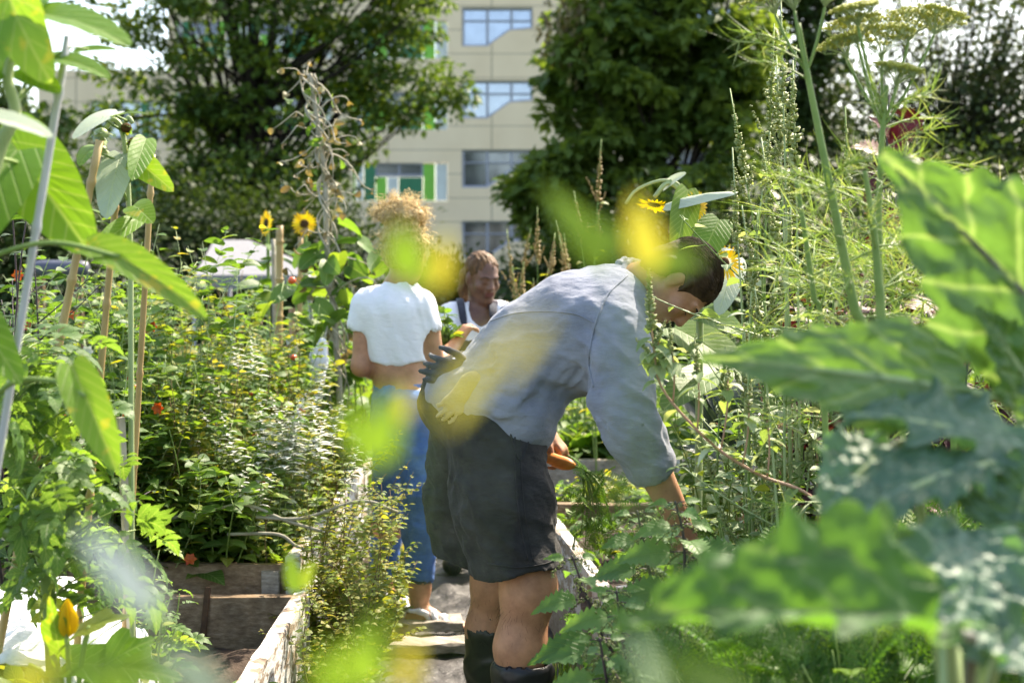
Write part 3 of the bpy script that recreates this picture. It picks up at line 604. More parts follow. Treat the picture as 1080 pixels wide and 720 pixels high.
# ================================================================ PEOPLE: smooth fields turned into one surface
class Field:
    def __init__(s, lo, hi, h):
        s.h = h; s.lo = np.array(lo, float); s.n = np.ceil((np.array(hi)-s.lo)/h).astype(int)+1
        s.D = np.full(s.n, 9., np.float32)
    def pts(s, lo, hi):
        a = np.clip(np.floor((lo-s.lo)/s.h).astype(int), 0, s.n-1); b = np.clip(np.ceil((hi-s.lo)/s.h).astype(int)+1, 1, s.n)
        sl = tuple(slice(i, j) for i, j in zip(a, b))
        g = np.meshgrid(*[s.lo[k]+s.h*np.arange(a[k], b[k]) for k in range(3)], indexing='ij'); return sl, np.stack(g, -1)
    def put(s, sl, d, k, op):
        D = s.D[sl]; d = d.astype(np.float32)
        if op == '-': D = -D
        if k > 0:
            hh = np.clip(.5+.5*(D-d)/k, 0, 1); r = D+(d-D)*hh-k*hh*(1-hh)
            r = np.where(D > 8, d, r) if op == '+' else r
        else: r = np.minimum(D, d)
        s.D[sl] = r if op == '+' else -r
    def cap(s, a, b, ra, rb=None, k=.03, op='+', flat=None):
        a = np.asarray(a, float); b = np.asarray(b, float); rb = ra if rb is None else rb; R = max(ra, rb)*(1 if flat is None else max(1, flat[1]))+k*1.5+.03
        if flat is not None and flat[1] < 1: pass
        sl, p = s.pts(np.minimum(a, b)-R, np.maximum(a, b)+R)
        if p.size == 0: return
        ba = b-a; pa = p-a; h = np.clip((pa@ba)/max(ba@ba, 1e-9), 0, 1); q = pa-h[..., None]*ba
        if flat is not None:
            ax = nz(flat[0]); c = q@ax; q = q-c[..., None]*ax+(c/flat[1])[..., None]*ax
        s.put(sl, np.linalg.norm(q, axis=-1)-(ra+(rb-ra)*h), k, op)
    def chain(s, pts, rs, k=.03, **kw):
        for i in range(len(pts)-1): s.cap(pts[i], pts[i+1], rs[i], rs[i+1], k, **kw)
    def ell(s, c, R, r, k=.02, op='+'):
        c = np.asarray(c, float); r = np.asarray(r, float); R = np.asarray(R, float); m = r.max()+k*1.5+.03
        sl, p = s.pts(c-m, c+m)
        if p.size == 0: return
        q = (p-c)@R.T; k0 = np.linalg.norm(q/r, axis=-1); k1 = np.linalg.norm(q/r**2, axis=-1); s.put(sl, k0*(k0-1)/np.maximum(k1, 1e-6), k, op)
    def wrinkle(s, amp, fn):
        m = np.abs(s.D) < .04; idx = np.argwhere(m); p = s.lo+idx*s.h; s.D[m] -= (amp*fn(p)).astype(np.float32)
    def surface(s):
        D = s.D; S = D < 0; n = D.shape
        cs = np.stack([D[i:n[0]-1+i, j:n[1]-1+j, k:n[2]-1+k] for i in (0, 1) for j in (0, 1) for k in (0, 1)], 0)
        neg = (cs < 0).sum(0); act = (neg > 0) & (neg < 8); idx = np.argwhere(act); c8 = cs[:, act].T
        off = np.array([[i, j, k] for i in (0, 1) for j in (0, 1) for k in (0, 1)], float)
        acc = np.zeros((len(idx), 3)); cnt = np.zeros(len(idx))
        for a in range(8):
            for b in range(a+1, 8):
                if np.abs(off[a]-off[b]).sum() != 1: continue
                da, db = c8[:, a], c8[:, b]; x = (da < 0) != (db < 0); t = np.where(x, da/np.where(x, da-db, 1), 0)
                acc[x] += (off[a]+t[:, None]*(off[b]-off[a]))[x]; cnt[x] += 1
        V = s.lo+(idx+acc/cnt[:, None])*s.h
        vid = np.full(act.shape, -1, np.int64); vid[act] = np.arange(len(idx)); Q = []
        for ax in range(3):
            o = [(1, 2), (2, 0), (0, 1)][ax]; A = np.take(S, range(0, n[ax]-1), ax); Bq = np.take(S, range(1, n[ax]), ax)
            e = np.argwhere(A != Bq); ok = (e[:, o[0]] > 0) & (e[:, o[1]] > 0) & (e[:, o[0]] < n[o[0]]-1) & (e[:, o[1]] < n[o[1]]-1); e = e[ok]
            fl = A[tuple(e.T)]
            def g(d1, d2):
                q = e.copy(); q[:, o[0]] -= d1; q[:, o[1]] -= d2; return vid[tuple(q.T)]
            q = np.stack([g(1, 1), g(0, 1), g(0, 0), g(1, 0)], -1); q[~fl] = q[~fl][:, ::-1]; Q.append(q)
        Q = np.concatenate(Q); Q = Q[(Q >= 0).all(1)]; return V, Q
    def obj(s, name, mats, parent, mf=None, sm=1):
        V, Q = s.surface()
        for _ in range(sm):       # light smoothing takes the grid out of the surface
            a = np.zeros_like(V); c = np.zeros(len(V))
            for i in range(4): np.add.at(a, Q[:, i], V[Q[:, (i+1) % 4]]+V[Q[:, i-1]]); np.add.at(c, Q[:, i], 2)
            V = V*.5+.5*a/np.maximum(c, 1)[:, None]
        mi = mf(V[Q].mean(1)) if mf else None
        return mesh(name, V, Q, None, mats, parent, mi=mi)
def frame(fwd, up):
    f = nz(fwd); r = nz(np.cross(f, up)); u = np.cross(r, f); return np.array([r, f, u])
def head(F, c, R, s=1.0, ear=True, nose=1.0, lip=1.0):
    q = lambda x, y, z: c+(np.array([x, y, z])*s)@R
    e = lambda p, r, k=.02, op='+': F.ell(q(*p), R, np.array(r)*s, k*s, op)
    cp = lambda a, b, ra, rb, k=.015, op='+': F.cap(q(*a), q(*b), ra*s, rb*s, k*s, op)
    e((0, -.014, .032), (.074, .096, .086)); e((0, .032, -.03), (.057, .058, .082), .03)
    for x in (-1, 1):
        cp((x*.05, .0, -.05), (x*.018, .062, -.098), .022, .016, .03); e((x*.042, .062, -.028), (.022, .02, .02), .025)
        e((x*.031, .098, .002), (.015, .014, .010), .022, '-'); e((x*.031, .076, .0), (.0145, .0145, .0135), .004)
        cp((x*.014, .088, .021), (x*.047, .076, .022), .0085, .007, .012); cp((x*.018, .09, -.0035), (x*.044, .083, -.0045), .0045, .004, .005)
        e((x*.0105*nose, .097, -.034), (.009, .011, .008), .008)
        if ear: e((x*.077, -.01, -.008), (.009, .019, .032), .008); e((x*.086, -.004, -.006), (.004, .01, .018), .006, '-')
    e((0, .064, -.1), (.022, .02, .017), .02); cp((0, .088, .012), (0, .106, -.03), .0075, .0115*nose, .014)
    cp((-.019, .088, -.054), (.019, .088, -.054), .0065*lip, .0065*lip, .01); cp((-.016, .0875, -.0675), (.016, .0875, -.0675), .0078*lip, .0078*lip, .01)
    cp((-.022, .098, -.0605), (.022, .098, -.0605), .0025, .0025, .004, '-')
def face_hair(t, c, R, s, th=1):
    q = lambda x, y, z: c+(np.array([x, y, z])*s)@R
    for x in (-1, 1):
        B = Buf(); tube(B, spline([q(x*.013, .0945, .019), q(x*.025, .0935, .024), q(x*.037, .087, .025), q(x*.05, .073, .019)], 12), np.array([.6, 1, 1.2, 1.2, 1.1, 1, .9, .8, .7, .6, .45, .3])*.0034*s*th, 5); B.obj('eyebrow', BROW, t)
        B = Buf(); tube(B, spline([q(x*.018, .0875, -.004), q(x*.025, .0905, -.0085), q(x*.036, .089, -.009), q(x*.046, .0785, -.004)], 12), .0014*s*th, 4); B.obj('eyelashes', BROW, t)
def head_mf(c, R, s, lash=True):
    def f(p):
        l = (p-c)@R.T/s; x, y, z = np.abs(l[:, 0]), l[:, 1], l[:, 2]; m = np.zeros(len(p), int)
        m[(x < .024) & (y > .08) & (z < -.049) & (z > -.075)] = 1
        return m
    return f
def hand(F, wr, d, pn, thumb, s=1.0, curl=(.5, .6, .7, .8), spread=.12):
    "wrist, direction of the fingers, palm normal, which side the thumb is on"
    d = nz(d); pn = nz(pn-np.dot(pn, d)*d); sd = np.cross(d, pn)*thumb
    F.cap(wr, wr+d*.03*s, .024*s, .03*s, .02, flat=(pn, .7))
    for x in (-.027, -.009, .009, .027): F.cap(wr+d*.02*s+sd*x*.6*s, wr+d*.085*s+sd*x*s, .0145*s, .0125*s, .012)
    for i, (x, L) in enumerate(((.029, .075), (.0095, .083), (-.0095, .078), (-.028, .062))):
        p = wr+d*.085*s+sd*x*s; a = curl[i]; cur = nz(d+sd*(x*spread*40/3))
        for L_, r0, r1 in ((.45, .0095, .0088), (.32, .0088, .008), (.23, .008, .0066)):
            ax = cur*math.cos(a)+pn*math.sin(a); q = p+ax*L*L_*s*1.05; F.cap(p, q, r0*s, r1*s, .004); p = q
            t = np.cross(sd, cur); cur = nz(ax); pn_ = pn; pn = nz(pn-np.dot(pn, cur)*cur) if abs(np.dot(pn, cur)) < .98 else pn
        pn = nz(np.cross(sd*thumb, d)) if False else pn_
    p = wr+d*.025*s+sd*.026*s
    for L_, r0, r1, t in ((.042, .0135, .0115, .7), (.032, .011, .0095, .35), (.025, .0095, .007, .15)):
        q = p+nz(d+sd*t+pn*.45)*L_*s; F.cap(p, q, r0*s, r1*s, .006); p = q
def folds(sc, d, seed=0, sharp=1.5):
    "creases running along d"
    d = nz(d); a = nz(np.cross(d, [.3, .2, .9])); b = np.cross(d, a); Mx = np.stack([d*.09, a, b])*sc
    def f(p):
        q = p@Mx.T; wv = fbm(q*.5+seed+9, 2)[..., None]*.8; n = fbm(q+wv+seed, 2); return 1-2*np.abs(n)**(1/sharp)
    return f
SKIN_W = skinmat('tanned_skin', (.42, .2, .11), (.5, .25, .14)); SKIN_L = skinmat('light_skin', (.5, .27, .17), (.58, .33, .21)); SKIN_D = skinmat('dark_brown_skin', (.13, .06, .036), (.19, .09, .055), .45)
LIP = skinmat('lip', (.38, .13, .1), (.42, .16, .12)); LIP_D = skinmat('dark_lip', (.13, .04, .035), (.17, .06, .05), .35); BROW = hairmat('dark_brow', (.02, .014, .01), (.04, .028, .02))
DENIM = clothmat('blue_denim', (.025, .08, .27), (.07, .17, .44), 900, streak=(.16, .3, .5), sheen=.05); CHAM = clothmat('chambray', (.17, .185, .235), (.26, .28, .335), 700, streak=(.25, .27, .32))
TEE = clothmat('white_cotton', (.74, .74, .77), (.82, .82, .84), 700, wr=.35); CHAR = clothmat('charcoal_cotton', (.022, .021, .021), (.05, .048, .047), 700, streak=(.085, .08, .076), sheen=.05)
DUNG = clothmat('dark_dungaree', (.018, .02, .03), (.035, .038, .055), 700); RUB = plain('black_rubber', (.008, .008, .009), (.016, .016, .018), 12, .4, .4); WHT = plain('white_leather', (.6, .6, .6), (.72, .72, .72), 30, .5, .3); SOLE = flat('dark_sole', (.04, .045, .05), .7)
STUB = skinmat('hairy_skin', (.3, .15, .085), (.42, .22, .12))
# ---------------------------------------------------------------- 1 the bending person
man = thing('person', 'person in blue shirt and charcoal shorts bending over the right raised bed', 'person', (0, 4.2, 0))
hc = P(716, 300, 4.12); hR = frame((.30, -.16, -1), (1, -.08, .22)); hs = 1.02
F = Field((-.5, 3.62, -.02), (.85, 4.85, 1.62), .0065)
nk = P(672, 305, 4.2); ch = P(625, 337, 4.2); wa = P(512, 418, 4.22)
F.chain([wa, P(565, 365, 4.2), ch], [.09, .1, .11], .05); F.cap(ch, nk, .12, .07, .05); F.cap(nk-[.04, 0, .0], hc+np.array([0, -.045, -.03])@hR, .062, .056, .03)
shN, shF = P(648, 338, 4.02), P(642, 332, 4.42); elN = P(658, 432, 3.93); wrN = P(711, 538, 3.98); dN = nz(wrN-elN)
for sgn, s0 in ((1, shN), (1, shF)): F.cap(ch, s0, .075, .06, .04)
F.chain([shN, elN, wrN], [.052, .045, .03], .03); elF = P(560, 405, 4.6); wrF = P(574, 452, 4.5); F.chain([shF, elF, wrF], [.06, .042, .028], .03)
F.chain([elN*.5+wrN*.5, wrN], [.05, .037], .02)
hand(F, wrN, (.35, .05, -1), (.2, -1, -.2), 1, 1.05, (.35, .4, .45, .5))
hand(F, wrF, (.62, -.12, -.72), (-.1, .1, -1.), -1, 1.0, (.75, .7, .65, .55))
hipN, knN, anN = P(528, 455, 4.09), P(557, 625, 4.0), P(547, 770, 3.98); hipF, knF, anF = P(508, 452, 4.36), P(523, 615, 4.44), P(515, 735, 4.5)
F.cap(hipN, hipF, .1, .1, .04); F.cap(wa, (hipN+hipF)/2, .09, .1, .05)
for h_, k_, a_ in ((hipN, knN, anN), (hipF, knF, anF)):
    cf = k_*.6+a_*.4+[-.012, 0, 0]; F.chain([h_, k_, cf, a_], [.088, .07, .068, .042], .04); F.cap(k_+[.0, 0, -.0], k_+[.012, 0, .03], .066, .066, .03)
    F.cap(a_, [a_[0]+.02, a_[1], .05], .042, .038); F.cap([a_[0]-.03, a_[1], .04], [a_[0]+.14, a_[1]-.03, .035], .038, .03, .03)
head(F, hc, hR, hs)
hmf = head_mf(hc, hR, hs)
def man_mf(p):
    m = hmf(p); return m
F.obj('body', [SKIN_W, LIP, BROW], man, man_mf); face_hair(man, hc, hR, hs)
# hair: short cap, swept from the crown, sideburns, nape
F = Field(hc-.2, hc+.2, .0055); q = lambda x, y, z: hc+(np.array([x, y, z])*hs)@hR
F.ell(q(0, -.022, .042), hR, np.array((.083, .101, .09))*hs); F.ell(q(0, -.075, -.03), hR, np.array((.062, .045, .06))*hs, .03)
for x in (-1, 1): F.cap(q(x*.076, .012, .03), q(x*.075, .022, -.012), .011, .006, .012); F.ell(q(x*.074, -.05, -.02), hR, (.02, .03, .04), .02)
F.ell(q(0, .11, -.03), hR, np.array((.078, .066, .092))*hs, .012, '-'); F.ell(q(.085, .0, -.02), hR, (.022, .026, .036), .01, '-'); F.ell(q(-.085, .0, -.02), hR, (.022, .026, .036), .01, '-')
hf = lambda p: fbm(np.stack([(p-hc)@hR[0]*110, (p-hc)@hR[1]*22, (p-hc)@hR[2]*26], -1), 3)
F.wrinkle(.0035, hf)
h_ = F.obj('hair', hairmat('brown_hair', (.03, .018, .01), (.075, .045, .022)), man)
B = Buf()
for i in range(2600):
    a = RNG.uniform(0, 6.283); e = RNG.uniform(.1, 1.45); dd = np.array([math.cos(a)*math.cos(e)*.083, math.sin(a)*math.cos(e)*.101, math.sin(e)*.09+.0]); dd[1] -= .022; dd[2] += .042
    if dd[1] > .05 and dd[2] < .06: continue
    p0 = q(*dd); u_ = nz((dd+RNG.normal(0, .004, 3)+[0, -.035+.022, -.018-.042])/[.083, .101, .09])*[.085, .103, .0915]; t_ = q(u_[0], u_[1]-.022, u_[2]+.042); tube(B, bez(p0, (p0+t_)/2+nz(p0-hc)*.006, t_, 5), [.0011, .001, .0009, .0007, .0004], 3, caps=False)
B.obj('strands', bpy.data.materials['brown_hair'], h_)
for s0_, s1_ in ((knN, anN), (knF, anF)):
    B = Buf()
    for i in range(260):
        f = RNG.uniform(.05, .62); c_ = s0_*(1-f)+s1_*f; a = RNG.uniform(0, 6.283); r_ = np.interp(f, [0, .4, .62], [.068, .067, .058]); o_ = np.array([math.cos(a), math.sin(a), 0]); p0 = c_+o_*r_-[.008*(f < .5), 0, 0]; tube(B, bez(p0, p0+o_*.006+[0, 0, -.006], p0+o_*.008+[RNG.normal(0, .006), RNG.normal(0, .006), -.018], 4), .00028, 3, caps=False)
    B.obj('leg_hair', BROW, man)
# shirt
F = Field((-.45, 3.68, .55), (.72, 4.78, 1.62), .0065); y_ = np.array([0, 1., 0])
for o_ in (-.075, .075):
    F.chain([P(498, 424, 4.2)+y_*o_, P(562, 366, 4.2)+y_*o_, P(606, 344, 4.2)+y_*o_*1.2, P(640, 325, 4.2)+y_*o_*1.2], [.122, .13, .148, .118], .05)
F.cap(P(640, 322, 4.2), nk, .115, .078, .05)
F.chain([shN+[-.015, 0, -.01], P(652, 370, 3.98), P(656, 420, 3.94), P(667, 452, 3.93), P(684, 486, 3.95)], [.1, .086, .078, .073, .07], .04); F.chain([shF, elF, P(566, 440, 4.52)], [.095, .075, .06], .04)
F.chain([P(497, 420, 4.1), P(535, 436, 4.05), P(556, 452, 4.08)], [.095, .09, .066], .05); F.chain([P(492, 415, 4.3), P(530, 440, 4.35), P(556, 446, 4.25)], [.095, .09, .07], .05)
F.cap(P(540, 395, 4.05), P(572, 425, 4.1), .085, .06, .05); F.cap(P(560, 385, 4.15), P(610, 378, 4.1), .1, .1, .05)
F.wrinkle(.006, folds(8, P(640, 330, 4.2)-wa, 1, 1.3)); F.wrinkle(.0045, folds(17, np.array([.9, .2, -.25]), 4, 1.3)); F.wrinkle(.0015, folds(40, np.array([.8, .1, -.3]), 6, 1.3))
local = lambda fn, c_, s_: (lambda p: fn(p)*np.exp(-((p-c_)**2).sum(-1)/(2*s_*s_)))
F.wrinkle(.013, local(folds(15, P(610, 410, 4)-P(490, 395, 4), 11, 1.2), P(515, 420, 4.02), .1)); F.wrinkle(.011, local(folds(19, np.array([.85, .1, -.4]), 12, 1.2), P(655, 440, 3.88), .1)); F.wrinkle(.009, local(folds(16, np.array([.5, 0, .8]), 13, 1.2), P(622, 395, 4.0), .08)); F.wrinkle(.008, local(folds(17, np.array([.7, .2, -.7]), 14, 1.2), P(640, 350, 3.9), .08))
F.chain([P(480, 412, 4.1), P(510, 424, 4.07), P(545, 444, 4.07), P(556, 452, 4.1)], [.082, .104, .1, .074], .03)
F.chain([P(675, 468, 3.95), P(685, 488, 3.95)], [.074, .075], .004)
F.chain([P(683, 482, 3.95), P(698, 512, 3.97)], [.06, .062], .006, op='-'); F.chain([P(564, 440, 4.52), P(572, 458, 4.5)], [.045, .045], .01, op='-')
F.cap(P(668, 303, 4.2), P(690, 296, 4.17), .066, .075, .008, op='-')
shirt_o = F.obj('shirt', CHAM, man, None, 1)
F = Field(nk-.22, nk+.22, .005)     # collar: a stand round the neck with two points
ax = nz(hc-nk)
for k in range(16):
    a0, a1 = k/16*6.283, (k+1)/16*6.283; e1 = nz(np.cross(ax, y_)); e2 = np.cross(ax, e1); f_ = lambda a, r, t: nk+e1*math.cos(a)*r+e2*math.sin(a)*r+ax*t
    F.cap(f_(a0, .085, -.005), f_(a1, .085, -.005), .010, .010, .006); F.cap(f_(a0, .076, .025), f_(a1, .076, .025), .008, .008, .012); F.cap(f_(a0, .092, -.03), f_(a1, .092, -.03), .008, .008, .012)
F.obj('collar', CHAM, man)
# cuff of the far sleeve shows white lining
F = Field(P(562, 440, 4.52)-.12, P(562, 440, 4.52)+.12, .005); F.cap(P(560, 434, 4.52), P(567, 447, 4.515), .062, .056, .004); F.cap(P(563, 440, 4.52), P(572, 456, 4.5), .047, .047, .004, op='-'); F.obj('cuff', TEE, man)
# shorts
F = Field((-.36, 3.78, .42), (.28, 4.72, 1.2), .0065)
for o_ in (-.075, .085): F.cap(wa+y_*o_+[-.055, 0, -.01], P(530, 448, 4.2)+y_*o_, .135, .138, .05)
F.chain([P(517, 450, 4.09), P(530, 530, 4.03), P(547, 612, 4.0)], [.14, .136, .128], .04); F.chain([P(498, 450, 4.36), P(491, 530, 4.42), P(498, 592, 4.44)], [.132, .124, .118], .03)
F.wrinkle(.006, folds(11, np.array([.6, .2, -.5]), 3, 1.5)); F.wrinkle(.005, folds(20, np.array([.7, .3, -.3]), 8, 1.5)); F.wrinkle(.002, folds(42, np.array([.5, .1, -.7]), 5, 1.4))
F.chain([P(544, 596, 4.0), P(552, 640, 4.0)], [.094, .097], .006, op='-'); F.chain([P(498, 578, 4.44), P(499, 620, 4.44)], [.085, .088], .006, op='-')
for c_ in (P(551, 601, 4.0), P(499, 590, 4.44)):      # cut the hem straight
    sl, p = F.pts(c_-[.18, .18, .12], c_+[.18, .18, .03]); F.D[sl] = np.maximum(F.D[sl], (c_[2]+.018*np.sin(p[..., 0]*20)-p[..., 2]+.0*p[..., 1]).astype(np.float32))
so = F.obj('shorts', CHAR, man)
def drape(pts, r=.0035, off=.004, so=so, mt=CHAR):
    "a seam: points (px,py) pushed on to the surface of the shorts"
    from mathutils.bvhtree import BVHTree
    me = so.data; o_ = ORG[so.name]; bv = BVHTree.FromPolygons([v.co[:] for v in me.vertices], [p.vertices[:] for p in me.polygons]); res = []
    for px, py in spline([(a, b, 0) for a, b in pts], 40)[:, :2]:
        s0 = np.array([0, 0, EYE]); d_ = P(px, py, 4)-s0; h = bv.ray_cast(Vector(s0-o_), Vector(nz(d_)))
        if h[0] is not None: res.append(np.array(h[0])+o_-nz(d_)*off*.4)
    if len(res) > 3: B = Buf(); tube(B, res, r, 5); B.obj('seam', mt, so)
drape([(662, 290), (640, 312), (627, 345), (621, 380), (626, 408)], .0035, .004, shirt_o, CHAM); drape([(500, 345), (545, 330), (600, 330), (626, 340)], .002, .004, shirt_o, CHAM)
drape([(545, 410), (543, 470), (546, 530), (556, 590)], .0028); drape([(551, 418), (549, 470), (552, 530), (562, 592)], .002); drape([(536, 425), (538, 455), (548, 485), (556, 470), (560, 448)], .003); drape([(514, 594), (545, 598), (575, 594), (586, 588)], .002)
for a_, zt_ in ((anN, .30), (anF, .305)):
    F = Field((a_[0]-.16, a_[1]-.2, -.005), (a_[0]+.27, a_[1]+.17, .38), .006); k_ = knN if a_ is anN else knF
    top = a_+(k_-a_)*((zt_-a_[2])/(k_[2]-a_[2])); F.chain([top, a_*.5+top*.5, [a_[0]-.005, a_[1], .1]], [.09, .078, .062], .03); F.cap([a_[0]-.05, a_[1], .05], [a_[0]+.165, a_[1]-.035, .045], .052, .045, .04)
    F.wrinkle(.004, folds(14, np.array([1, .3, .1]), 2)); F.cap(top, top+(top-a_)*.25, .078, .078, .004, op='-'); sl, p = F.pts(np.array([-9, 0, -1.]), np.array([9, 9, .02])); F.D[sl] = np.maximum(F.D[sl], (.004-p[..., 2]).astype(np.float32)); F.obj('boot', RUB, man)
# ---------------------------------------------------------------- 2 woman with her back to us
w1 = thing('person', 'person with curly blond bun, white crop top and jeans, seen from behind', 'person', (-.42, 5.75, 0))
c1 = P(428, 264, 5.75); R1_ = frame((.35, .93, -.12), (0, .1, 1)); Wd = 5.75
F = Field((-.86, 5.45, -.02), (.02, 6.5, 1.80), .0068)
sL, sR = P(390, 322, Wd), P(441, 322, Wd); ct = P(416, 335, Wd); ws = P(421, 392, Wd+.02); hp = P(428, 420, Wd+.03)
for o_ in (-.035, .035): F.chain([ct+[o_, 0, 0], ws+[o_*.7, 0, 0], hp+[o_*.9, 0, 0]], [.08, .076, .095], .05)
F.cap(sL, sR, .048, .048, .05); F.cap(ct+[0, 0, .1], c1+[.0, -.01, -.08], .062, .052, .04)
eL, hL = P(381, 386, Wd-.02), P(405, 398, Wd+.26); F.chain([P(385, 328, Wd), eL, hL], [.046, .037, .028], .03); eR, hR_ = P(459, 388, Wd+.05), P(481, 362, Wd+.2); F.chain([P(449, 328, Wd), eR, hR_], [.05, .04, .027], .03)
hand(F, hL, (.5, .8, .1), (0, 0, -1), 1, .95); hand(F, hR_, (.45, .2, .65), (.75, .5, -.35), 1, .95, (.7, .65, .6, .6))
for hx, kx, ax_, in ((P(436, 430, 5.69), P(446, 520, 5.66), P(443, 620, 5.7)), (P(418, 430, 5.84), P(411, 520, 5.92), P(404, 612, 6.0))):
    F.chain([hx, kx, kx*.6+ax_*.4, ax_, [ax_[0]-.005, ax_[1], .07]], [.09, .062, .058, .037, .036], .04); F.cap([ax_[0]-.03, ax_[1], .045], [ax_[0]+.04, ax_[1]-.01, .055], .033, .036, .03); F.cap([ax_[0]+.03, ax_[1]-.01, .05], [ax_[0]+.165, ax_[1]-.04, .03], .036, .024, .03, flat=((0, 0, 1), .8))
    for t_ in range(5): F.cap([ax_[0]+.15, ax_[1]-.07+t_*.017, .03], [ax_[0]+.19-t_*.008, ax_[1]-.075+t_*.017, .024], .0115, .009, .004)
head(F, c1, R1_, 1.0); F.obj('body', [SKIN_W, LIP, BROW], w1, head_mf(c1, R1_, 1.0))
F = Field((-.8, 5.5, 1.0), (-.08, 6.05, 1.50), .0065)
for o_ in (-.04, .04): F.chain([ct+[o_, 0, 0.02], ws+[o_*.9, -.01, .06]], [.1, .09], .04)
F.cap(sL+[.01, 0, .0], sR-[.01, 0, 0], .062, .062, .04); F.chain([P(388, 322, Wd), P(381, 342, Wd)], [.066, .058], .03); F.chain([P(442, 322, Wd), P(450, 344, Wd)], [.066, .06], .03)
F.cap(ct+[0, 0, .06], P(424, 299, Wd), .085, .06, .04)
F.wrinkle(.0045, folds(11, np.array([.25, 0, -1]), 2, 1.3)); F.wrinkle(.002, folds(26, np.array([.6, 0, -1]), 5))
zb = ws[2]+.035; sl, p = F.pts(np.array([-2, 5, .9]), np.array([1, 7, zb+.1])); F.D[sl] = np.maximum(F.D[sl], (zb+.01*np.sin(p[..., 0]*30)-p[..., 2]).astype(np.float32))
for a, b in ((P(382, 338, Wd), P(380, 362, Wd)), (P(450, 340, Wd), P(455, 367, Wd))): F.cap(a, b, .049, .056, .004, op='-')
F.cap(ws+[0, 0, .0], ws+[0, 0, .055], .082, .082, .004, op='-', flat=((1, 0, 0), 1.35)); F.cap(P(424, 302, Wd), P(425, 285, Wd), .058, .062, .006, op='-')
F.obj('crop_top', TEE, w1)
F = Field((-.72, 5.45, .12), (-.16, 6.25, 1.06), .0065)
for o_ in (-.03, .03): F.cap(hp+[o_, 0, .055], hp+[o_, -.01, -.08], .098, .112, .05)
F.chain([P(436, 432, 5.69), P(446, 520, 5.66), P(444, 560, 5.68), P(443, 608, 5.7)], [.1, .074, .069, .056], .04); F.chain([P(418, 432, 5.84), P(411, 520, 5.92), P(404, 605, 6.0)], [.1, .074, .055], .03)
F.wrinkle(.005, folds(12, np.array([1, .2, -.2]), 3)); F.wrinkle(.0025, folds(30, np.array([.8, 0, .5]), 7))
F.chain([P(443, 598, 5.7), P(443, 625, 5.7)], [.048, .05], .004, op='-'); F.chain([P(404, 596, 6.0), P(404, 620, 6.0)], [.047, .05], .004, op='-')
sl, p = F.pts(np.array([-2, 5, .9]), np.array([1, 7, 1.2])); F.D[sl] = np.maximum(F.D[sl], (p[..., 2]-.985).astype(np.float32))
F.obj('jeans', DENIM, w1)
for a, b, mt_, nm, r in ((P(443, 594, 5.7), P(443, 607, 5.7), DUNG, 'hem', .061), (P(404, 592, 6.0), P(404, 604, 6.0), DUNG, 'hem', .06)):
    F = Field(np.minimum(a, b)-.1, np.maximum(a, b)+.1, .006); F.cap(a, b, r, r-.003, .004); F.cap(a-[0, 0, .02], b-[0, 0, .06], .049, .049, .003, op='-'); F.obj(nm, mt_, w1)
for ax_ in (P(443, 620, 5.7), P(404, 612, 6.0)):
    F = Field((ax_[0]-.1, ax_[1]-.16, -.005), (ax_[0]+.25, ax_[1]+.1, .16), .005)
    F.cap([ax_[0]-.03, ax_[1], .022], [ax_[0]+.17, ax_[1]-.04, .02], .045, .046, .02, flat=((0, 0, 1), .35)); o_ = F.obj('sole', SOLE, w1)
    F = Field((ax_[0]-.1, ax_[1]-.16, -.005), (ax_[0]+.25, ax_[1]+.12, .16), .005); a0 = np.array([ax_[0], ax_[1], 0])
    for x, z, r in ((.06, .075, .045), (.1, .058, .046), (.14, .045, .044)):
        pr = [a0+[x+.02*abs(math.cos(t))-.01, -.02-x*.15+math.cos(t)*r*1.05, max(.018, z*.25+z*.8*math.sin(t))] for t in np.linspace(0, math.pi, 9)]; F.chain(pr, [.012]*9, .006)
    pr = [a0+[-.02+.035*math.cos(t), .0+.047*math.sin(t), .085] for t in np.linspace(0, 6.283, 13)]; F.chain(pr, [.009]*13, .004)
    F.cap(a0+[.02, -.045, .08], a0+[.06, -.055, .02], .01, .01, .006); F.cap(a0+[.0, -.05, .085], a0+[.03, -.062, .078], .014, .012, .006)
    F.cap(a0+[-.06, 0, .035], a0+[-.052, 0, .075], .014, .012, .006); F.obj('sandal', WHT, w1)
BLOND = hairmat('blond_curls', (.3, .18, .07), (.62, .45, .22)); BLOND_S = hairmat('sunlit_blond', (.55, .4, .18), (.75, .58, .3))
F = Field(c1-.24, c1+[.24, .24, .3], .006); q = lambda x, y, z: c1+np.array([x, y, z])@R1_
F.ell(q(0, -.018, .035), R1_, (.088, .104, .094)); bun = q(.0, -.06, .135); F.ell(bun, R1_, (.092, .075, .062), .02); F.ell(q(0, -.06, -.035), R1_, (.06, .04, .05), .03); F.ell(q(0, .11, -.03), R1_, (.08, .07, .1), .01, '-')
F.wrinkle(.014, lambda p: fbm(p*42, 3)); hr = F.obj('hair', BLOND, w1)
B = Buf()
for i in range(900):
    d = nz(RNG.normal(0, 1, 3)); onb = i % 3 < 2
    s0 = bun+d*[.088, .072, .058] if onb else q(0, -.018, .035)+d*[.088, .1, .09]
    if not onb and (np.dot(s0-c1, R1_[1]) > .06 or s0[2] < c1[2]-.05): continue
    if onb and d[2] < -.3: continue
    L = RNG.uniform(.02, .06); ph = RNG.uniform(0, 6.28); a = nz(np.cross(d, RNG.normal(0, 1, 3))); b = np.cross(d, a); t = np.linspace(0, 1, 9); cr = RNG.uniform(.005, .011)
    pts = s0+d*(t*L)[:, None]+a*(np.cos(t*9+ph)*cr)[:, None]+b*(np.sin(t*9+ph)*cr)[:, None]; tube(B, pts, np.linspace(.0016, .0006, 9), 3)
